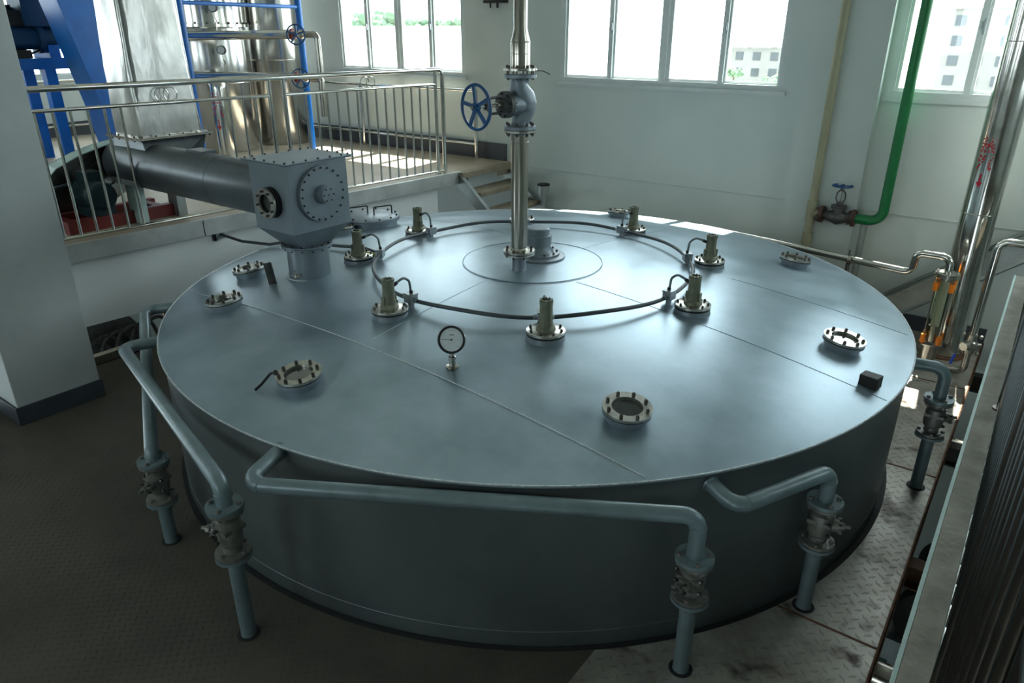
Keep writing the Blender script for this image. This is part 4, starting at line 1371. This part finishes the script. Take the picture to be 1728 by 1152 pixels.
UP = thing('return_line', 'stainless pipe looping from under the glass tube up and off to the right', 'pipe', (2.58, 2.36, FZ))
UO = (2.58, 2.36, FZ)
MB().tube([(tx, ty, -0.77), (tx + 0.01, ty - 0.02, -0.845), (2.57, 2.34, -0.83), (2.57, 2.36, -0.66)], 0.026, 0.05, seg=16).build('lower_bend', 'stainpipe', UP, UO)
MB().tube([(2.57, 2.36, -0.52), (2.575, 2.36, 0.24), (3.1, 2.36, 0.24), (3.1, 2.36, -0.8)], 0.029, 0.07, seg=16).build('upper_bend', 'stainless', UP, UO)
vv = MB().cyl((2.57, 2.36, -0.67), (2.57, 2.36, -0.51), 0.036, seg=18).ball((2.57, 2.36, -0.6), 0.052)
vv.cyl((2.5, 2.33, -0.6), (2.64, 2.38, -0.6), 0.02, seg=12).cyl((2.57, 2.36, -0.6), (2.53, 2.28, -0.6), 0.032, seg=16)
for z_ in (-0.66, -0.52):
    for sx in (-1, 1):
        vv.ball((2.57 + sx * 0.06, 2.35, z_), 0.016)
vv.build('valve_body', 'flange', UP, UO)
MB().tube([(2.53, 2.28, -0.67), (2.49, 2.26, -0.67)], 0.006, seg=8).build('lever', 'flange', UP, UO)
MB().tube([(2.49, 2.26, -0.665), (2.475, 2.25, -0.75)], 0.01, seg=8).build('lever_grip', 'bluegrip', UP, UO, label='blue lever grip')

# ------------------------------------------------------------------ green pipe, valve, beige pipe at the back wall
yb_ = 3.04
GP = thing('green_pipe', 'bright green painted pipe coming down by the right window and bending left', 'pipe', (1.66, yb_, 0.1))
MB().tube([(1.655, yb_, CZ), (1.655, yb_, 0.11), (1.44, yb_, 0.11)], 0.043, 0.12, seg=22).build('pipe', 'green', GP, (1.66, yb_, 0.1))
MB().lathe([(0, 0), (0.075, 0), (0.075, 0.016), (0, 0.016)], (1.425, yb_, 0.11), (1, 0, 0), 28).build('flange', 'rustflange', GP, (1.66, yb_, 0.1))
PS = tag(MB().cyl((1.52, yb_, FZ), (1.52, yb_, 0.07), 0.03, seg=18).build('support_post', 'steelgrey'), 'grey tubular post propping up the green pipe bend', 'post')
BP = thing('beige_pipe', 'beige painted vertical pipe running up the wall left of the green pipe', 'pipe', (1.05, yb_, 0))
MB().cyl((1.05, yb_, FZ), (1.05, yb_, CZ), 0.036, seg=22).cyl((1.05, yb_, 0.03), (1.05, yb_, 0.22), 0.045, seg=22).cyl((1.05, yb_, -0.19), (1.05, yb_, -0.08), 0.045, seg=22).tube([(1.05, yb_, 0.11), (1.135, yb_, 0.11)], 0.038, seg=18).build('pipe', 'beige', BP, (1.05, yb_, 0))
MB().lathe([(0, 0), (0.075, 0), (0.075, 0.016), (0, 0.016)], (1.125, yb_, 0.11), (1, 0, 0), 28).build('flange', 'rustflange', BP, (1.05, yb_, 0))
V2 = thing('gate_valve', 'rusty grey gate valve with a small blue handwheel beside the green pipe bend', 'valve', (1.283, yb_, 0.11))
VO = (1.283, yb_, 0.11)
MB().lathe([(0, 0), (0.078, 0), (0.078, 0.014), (0, 0.014)], (1.143, yb_, 0.11), (1, 0, 0), 28).build('flange', 'rustflange', V2, VO)
MB().lathe([(0, 0), (0.078, 0), (0.078, 0.014), (0, 0.014)], (1.409, yb_, 0.11), (1, 0, 0), 28).build('flange', 'rustflange', V2, VO)
bolts(V2, (-0.126, 0, 0), (1, 0, 0), 0.06, 6, 0.009, 0.012, 'rustflange', through=0.035)
bolts(V2, (0.142, 0, 0), (1, 0, 0), 0.06, 6, 0.009, 0.012, 'rustflange', through=0.035)
MB().tube([(1.157, yb_, 0.11), (1.2, yb_, 0.105), (1.283, yb_, 0.095), (1.36, yb_, 0.105), (1.409, yb_, 0.11)], [0.036, 0.045, 0.065, 0.045, 0.036], seg=22).cyl((1.283, yb_, 0.1), (1.283, yb_, 0.18), 0.05, seg=22).build('body', 'iron', V2, VO)
MB().lathe([(0, 0.18), (0.068, 0.18), (0.068, 0.192), (0.06, 0.195), (0.068, 0.198), (0.068, 0.21), (0.035, 0.218), (0.022, 0.24), (0, 0.24)], (1.283, yb_, 0), seg=24).build('bonnet', 'iron', V2, VO)
y2 = MB()
for sx in (-1, 1):
    y2.tube([(1.283 + sx * 0.02, yb_, 0.23), (1.283 + sx * 0.04, yb_, 0.27), (1.283 + sx * 0.035, yb_, 0.32), (1.283 + sx * 0.008, yb_, 0.35)], 0.007, 0.02, seg=8)
y2.cyl((1.283, yb_, 0.34), (1.283, yb_, 0.36), 0.018, seg=14)
y2.build('yoke', 'iron', V2, VO)
MB().cyl((1.283, yb_, 0.23), (1.283, yb_, 0.40), 0.008, seg=10).build('stem', 'stainpipe', V2, VO)
handwheel(V2, (1.283, yb_, 0.385), (0, 0, 1), 0.085, 0.007, 4, off=VO)

# wall clutter bracket high on the wall
tag(MB().box((-2.88, 3.1, 1.95), (-2.6, 3.2, 1.98)).cyl((-2.8, 3.13, 1.9), (-2.8, 3.13, 1.97), 0.01).cyl((-2.7, 3.13, 1.9), (-2.7, 3.13, 1.95), 0.014).build('wall_bracket', 'dark'), 'small dark pipe bracket high on the back wall left of the riser pipe', 'bracket')

# ================================================================== MACHINERY ON THE PLATFORM
# twin stainless vessels
VS = thing('stainless_vessel', 'squat shiny stainless vessel with a bolted top ring behind the railing', 'vessel', (-6.25, 1.7, PZ))
VX = (-6.25, 1.7, PZ)
MB().lathe([(0, 0.0), (0.46, 0.0), (0.48, 0.03), (0.48, 1.45), (0.47, 1.5), (0, 1.5)], (-6.25, 1.7, PZ), seg=64).build('shell', 'sheet', VS, VX)
MB().lathe([(0, 1.5), (0.52, 1.5), (0.52, 1.53), (0.5, 1.535), (0.5, 2.3), (0, 2.5)], (-6.25, 1.7, PZ), seg=64).build('upper_drum', 'stainless', VS, VX)
MB().torus((-6.25, 1.7, PZ + 0.85), (0, 0, 1), 0.482, 0.006, 64, 6).build('band', 'stainless', VS, VX)
bolts(VS, (0, 0, 1.53), (0, 0, 1), 0.51, 24, 0.012, 0.02, 'bolt')
V3 = thing('tall_vessel', 'tall shiny stainless vessel behind the squat one near the window', 'vessel', (-6.15, 2.6, PZ))
MB().lathe([(0, 0), (0.36, 0), (0.37, 0.03), (0.37, 2.9), (0.2, 3.1), (0, 3.12)], (-6.15, 2.6, PZ), seg=56).torus((-6.15, 2.6, PZ + 1.1), (0, 0, 1), 0.37, 0.006, 56, 6).build('shell', 'sheet', V3, (-6.15, 2.6, PZ))
# horizontal pipe lines with blue wheels
for zz, lab in ((1.62, 'upper horizontal stainless pipe line with blue handwheel crossing before the vessel'), (1.17, 'lower horizontal stainless pipe line with blue handwheel behind the railing')):
    hl = thing('valve_line', lab, 'pipe', (-5.2, 1.5, zz), 0, 'horizontal valve lines by the vessels')
    HO = (-5.2, 1.5, zz)
    MB().tube([(-5.98, 1.14, zz - 0.02), (-4.4, 1.6, zz)], 0.05, seg=22).build('pipe', 'stainless', hl, HO)
    MB().lathe([(0, 0), (0.062, 0), (0.062, 0.03), (0, 0.03)], (-4.42, 1.594, zz), (0.96, 0.29, 0), 24).build('flange', 'red', hl, HO)
    MB().tube([(-4.4, 1.6, zz), (-4.25, 1.65, zz)], [0.03, 0.03], seg=14).ball((-4.3, 1.63, zz), 0.05).cyl((-4.3, 1.63, zz), (-4.2, 1.48, zz), 0.014, seg=10).build('valve_body', 'flange', hl, HO)
    MB().tube([(-4.26, 1.65, zz), (-4.12, 1.7, zz), (-4.12, 1.7, zz - 0.42)], 0.035, 0.05, seg=14).build('return_bend', 'stainpipe', hl, HO)
    handwheel(hl, (-4.19, 1.47, zz), (0.55, -0.83, 0), 0.1, 0.008, 5, off=HO)
for gx_, gy_, gz_, lab in ((-5.35, 1.3, 1.25, 'small round dial gauge on a wire thin stem above the lower pipe line'), (-5.4, 1.3, 1.7, 'upper small dial gauge on a thin coiled stem above the top pipe line')):
    sgg = thing('dial_gauge', lab, 'gauge', (gx_, gy_, gz_), 0, 'dial gauges on the valve lines')
    MB().tube([(0, 0, -0.06), (0, 0, 0.04), (0.03, 0, 0.06), (0, 0.0, 0.09), (0, 0, 0.16)], 0.006, seg=8).build('stem', 'stainpipe', sgg)
    MB().cyl((0, 0, 0.2), (0.022, -0.03, 0.2), 0.05, seg=24).build('case', 'dark', sgg)
    MB().cyl((0.0225, -0.031, 0.2), (0.024, -0.033, 0.2), 0.042, seg=24).build('dial', 'dial', sgg)

# white pipe with red stencil
WP = thing('lettered_pipe', 'upright stainless pipe with red characters beside the vessel behind the railing', 'pipe', (-5.55, 1.3, PZ))
MB().tube([(-5.55, 1.3, PZ), (-5.55, 1.3, 1.1), (-5.7, 1.36, 1.1)], 0.1, 0.12, seg=28).build('pipe', 'stainless', WP, (-5.55, 1.3, PZ))
stencil(WP, '\u84b8\u6c7d', -5.55, 1.3, 0.1, -62, 1.0, 0.14, (-5.55, 1.3, PZ))

# blue steelwork
BF = thing('blue_pipe_frame', 'slim bright blue tubular frame standing in front of the vessels', 'frame', (-5.28, 2.4, PZ))
FO_ = (-5.28, 2.4, PZ)
MB().cyl((-5.28, 2.4, PZ), (-5.28, 2.4, 3.2), 0.042, seg=20).build('post', 'blue', BF, FO_)
MB().cyl((-5.0, 0.64, PZ), (-5.0, 0.64, 3.2), 0.042, seg=20).build('post', 'blue', BF, FO_)
MB().cyl((-5.0, 0.64, 1.93), (-5.28, 2.4, 1.93), 0.022, seg=14).build('cross_bar', 'blue', BF, FO_)

BG = thing('blue_support_frame', 'heavy blue steel frame carrying a blue gear drive beside the column', 'frame', (-7.2, 0.0, PZ))
GO = (-7.2, 0.0, PZ)
for x_, y_ in ((-7.35, -0.05), (-7.0, 0.05), (-7.35, -0.95), (-7.0, -0.85)):
    MB().box((x_ - 0.06, y_ - 0.06, PZ), (x_ + 0.06, y_ + 0.06, 1.24)).build('leg', 'blue', BG, GO, smooth=False)
MB().box((-7.42, -1.05, 1.24), (-6.93, 0.62, 1.36)).build('top_beam', 'blue', BG, GO, smooth=False)
MB().box((-7.42, 0.1, 1.36), (-6.98, 0.22, 1.5)).build('bracket', 'blue', BG, GO, smooth=False)
GM = thing('gear_drive', 'dark blue horizontal gear drive lying across the blue support frame', 'motor', (-7.1, 0.0, 1.36))
gO = (-7.1, 0.0, 1.36)
MB().cyl((-7.1, -0.75, 1.58), (-7.1, 0.5, 1.58), 0.13, seg=28).cyl((-7.1, 0.02, 1.58), (-7.1, 0.08, 1.58), 0.17, seg=28).build('housing', 'darkblue', GM, gO)
MB().box((-7.3, -0.1, 1.7), (-6.95, 0.5, 2.4)).build('gearbox', 'darkblue', GM, gO, smooth=False)
MB().box((-7.3, -0.3, 1.7), (-7.0, -0.1, 1.86)).box((-7.25, -0.28, 1.86), (-7.22, -0.1, 1.9)).cyl((-7.1, -0.2, 1.86), (-7.1, -0.2, 1.92), 0.05, seg=12).build('brake', 'dark', GM, gO)
MB().tube([(-7.1, -0.6, 1.46), (-7.0, -0.4, 1.40), (-6.98, -0.1, 1.41), (-7.05, 0.1, 1.47)], 0.012, 0.08, seg=8).box((-7.25, -0.7, 1.362), (-6.95, -0.1, 1.45)).build('cable', 'dark', GM, gO)

CH = thing('blue_chute', 'big tapering bright blue chute between the gear drive and the aluminium duct', 'chute', (-6.2, 0.35, PZ))
ch = lambda y0, y1, z: [(-6.45, y0, z), (-6.05, y0, z), (-6.05, y1, z), (-6.45, y1, z)]
MB().hull([ch(0.22, 0.50, PZ), ch(0.12, 0.50, 0.9), ch(-0.12, 0.52, 2.0), ch(-0.3, 0.54, 3.0)]).build('chute', 'blue', CH, (-6.2, 0.35, PZ), smooth=False, bevel=0.004)
MB().hull([[(-6.06, a, z), (-6.03, a, z), (-6.03, a + 0.035, z), (-6.06, a + 0.035, z)] for a, z in ((0.12, 0.9), (-0.12, 2.0), (-0.3, 3.0))]).build('edge_flange', 'blue', CH, (-6.2, 0.35, PZ), smooth=False)

# ================================================================== BELOW THE PLATES
# machine glimpsed beneath the platform wall
UM = thing('pump_unit', 'dark hose wound machine glimpsed under the white platform wall', 'machine', (-3.9, -1.2, -1.6))
UMo = (-3.9, -1.2, -1.6)
MB().lathe([(0, 0), (0.3, 0), (0.36, 0.04), (0.36, 0.3), (0.3, 0.34), (0, 0.34)], (-4.2, -1.3, -1.05), (1, 0, 0), 40).build('drum', 'iron', UM, UMo)
for k in range(6):
    MB().tube([(-3.8 + 0.03 * k, -1.75 + 0.12 * k, -1.25), (-3.78, -1.62 + 0.14 * k, -0.95 + 0.02 * k), (-3.78, -1.42 + 0.13 * k, -0.85), (-3.8, -1.2 + 0.1 * k, -1.2)], 0.018, 0.12, seg=10).build('hose', 'iron', UM, UMo)
MB().box((-4.5, -1.9, -1.6), (-3.5, -0.8, -1.42)).build('bed', 'dark', UM, UMo, smooth=False)
tag(MB().box((-3.25, -2.2, FZ - 0.05), (-3.18, -1.2, FZ + 0.07)).build('steel_trough', 'stainless', smooth=False), 'shiny stainless strip along the floor edge under the platform wall', 'trough')
for k, (yy, m_, lb) in enumerate(((-1.03, 'copper', 'thin copper coloured upright pipe under the platform wall, left one'), (-0.995, 'brass', 'thin pale brass upright pipe under the platform wall, right one'))):
    tag(MB().cyl((-3.22, yy, -2.2), (-3.22, yy, 0.05), 0.011, seg=12).build('thin_pipe', m_), lb, 'pipe', 'thin upright pipes under the platform')
# steelwork and pipes in the gap at the right
for y_, lb in ((2.75, 'dark cross beam in the floor gap farthest from the camera'), (1.35, 'dark cross beam in the floor gap behind the pump'), (-0.15, 'brown cross beam in the floor gap beside the front valve'), (-1.2, 'dark cross beam in the floor gap nearest the camera')):
    bm_ = MB().box((2.4, y_ - 0.05, FZ - 0.13), (3.4, y_ + 0.05, FZ - 0.118)).box((2.4, y_ - 0.005, FZ - 0.25), (3.4, y_ + 0.005, FZ - 0.13)).box((2.4, y_ - 0.05, FZ - 0.262), (3.4, y_ + 0.05, FZ - 0.25))
    tag(bm_.build('cross_beam', 'brownsteel' if abs(y_ + 0.15) < 0.01 else 'dark', smooth=False), lb, 'beam', 'cross beams under the floor gap')
for y_, lb in ((1.72, 'silver lagged pipe crossing the floor gap near the far valve'), (-0.85, 'silver lagged pipe crossing the floor gap near the front')):
    tag(MB().cyl((1.9, y_, FZ - 0.32), (5.4, y_, FZ - 0.32), 0.07, seg=20).build('lagged_pipe', 'stainpipe'), lb, 'pipe', 'lagged pipes under the floor gap')
pu = thing('lower_pump', 'dark pump motor standing below in the floor gap at the right', 'pump', (2.85, 0.75, -1.9))
MB().cyl((2.85, 0.45, -1.75), (2.85, 1.05, -1.75), 0.2, seg=28).build('motor_body', 'dark', pu, (2.85, 0.75, -1.9))
MB().lathe([(0, 0), (0.24, 0), (0.24, 0.1), (0.1, 0.16), (0, 0.16)], (2.85, 0.45, -1.75), (0, -1, 0), 28).build('volute', 'dark', pu, (2.85, 0.75, -1.9))
MB().box((2.6, 0.3, -2.1), (3.1, 1.1, -1.93)).box((2.65, 0.35, LZ), (3.05, 1.05, -2.1)).build('plinth', 'steelgrey', pu, (2.85, 0.75, -1.9), smooth=False)

# ================================================================== OUTSIDE
GZ = -12.0
struct('ground_yard', MB().box((-300, 3.6, GZ - 0.3), (300, 400, GZ)), 'ground', smooth=False)


def far_building(name, label, x0, x1, y0, y1, z1, floors, cols, roofh=1.2):
    t = thing(name, label, 'building', ((x0 + x1) / 2, (y0 + y1) / 2, GZ))
    OF = t.location.copy()
    MB().box((x0, y0, GZ), (x1, y1, z1)).build('walls', 'outwhite' if floors == 0 else 'outwall', t, OF, smooth=False)
    MB().hull([[(x0 - 0.7, y0 - 0.7, z1), (x1 + 0.7, y0 - 0.7, z1), (x1 + 0.7, y1 + 0.7, z1), (x0 - 0.7, y1 + 0.7, z1)],
               [(x0 + 1, y0 + 3, z1 + roofh), (x1 - 1, y0 + 3, z1 + roofh), (x1 - 1, y1 - 3, z1 + roofh), (x0 + 1, y1 - 3, z1 + roofh)]]).build('roof', 'outroof', t, OF, smooth=False)
    for f in range(floors):
        zc = z1 - 1.7 - f * 3.0
        for c in range(cols):
            xc = x0 + 1.8 + c * (x1 - x0 - 3.6) / max(1, cols - 1)
            w = MB().box((xc - 0.75, y0 - 0.12, zc - 0.75), (xc + 0.75, y0 + 0.02, zc + 0.75)).build('window', 'outglass', t, OF, smooth=False)
    return t


far_building('apartment_block', 'pale four storey block seen through the right panes of the middle window', -54.5, -30.0, 148, 160, -1.2, 4, 7, 1.5)
far_building('office_block', 'hazy pale block seen through the far right window', -16.0, 8.0, 140, 152, 5.0, 5, 7, 1.0)
far_building('warehouse', 'low plain white warehouse seen through the window above the railing', -120, -40, 58, 80, 2.1, 0, 1, 0.05)


def tree(label, x, y, zt_, rr, n, base=GZ, group='trees outside the windows'):
    t = thing('tree', label, 'tree', (x, y, base), 0, group)
    random.seed(int(abs(x * 7 + y)))
    H_ = zt_ - base
    MB().tube([(0, 0, 0), (0.1, 0, H_ * 0.4), (0, 0.1, H_ * 0.85)], [0.3, 0.22, 0.1], seg=10).build('trunk', 'bark', t)
    cr = MB()
    for k in range(n):
        a, d, h = random.uniform(0, 2 * PI), random.uniform(0, 1) ** 0.5 * rr, random.uniform(-0.45, 0.0) * rr * 1.6
        c = Vector((d * math.cos(a), d * math.sin(a), H_ - rr * 0.25 + h * (1 if d > rr * 0.4 else 0.6)))
        q = random.uniform(0.16, 0.32) * rr
        cr.lathe([(0, -q), (q * 0.8, -q * 0.6), (q, 0), (q * 0.7, q * 0.7), (0, q)], c, (random.uniform(-1, 1), random.uniform(-1, 1), 1), 7)
    cr.build('foliage', 'leaf', t, smooth=False)


tree('bushy green tree in the second pane of the window above the railing', -96.5, 90, 5.0, 4.2, 90)
tree('low green tree top showing in the fourth pane of that window, left', -84.5, 90, 3.9, 3.0, 60)
tree('low green tree top at the right end of that window', -77.5, 90, 3.6, 2.4, 50)
tree('small tree standing before the pale apartment block at its left', -50.5, 140, -4.6, 1.7, 40)
tree('small tree standing before the pale apartment block at its right', -42.5, 140, -5.5, 2.2, 40)
tree('treetop rising behind the roof of the apartment block', -49.0, 175, 2.6, 3.4, 50)
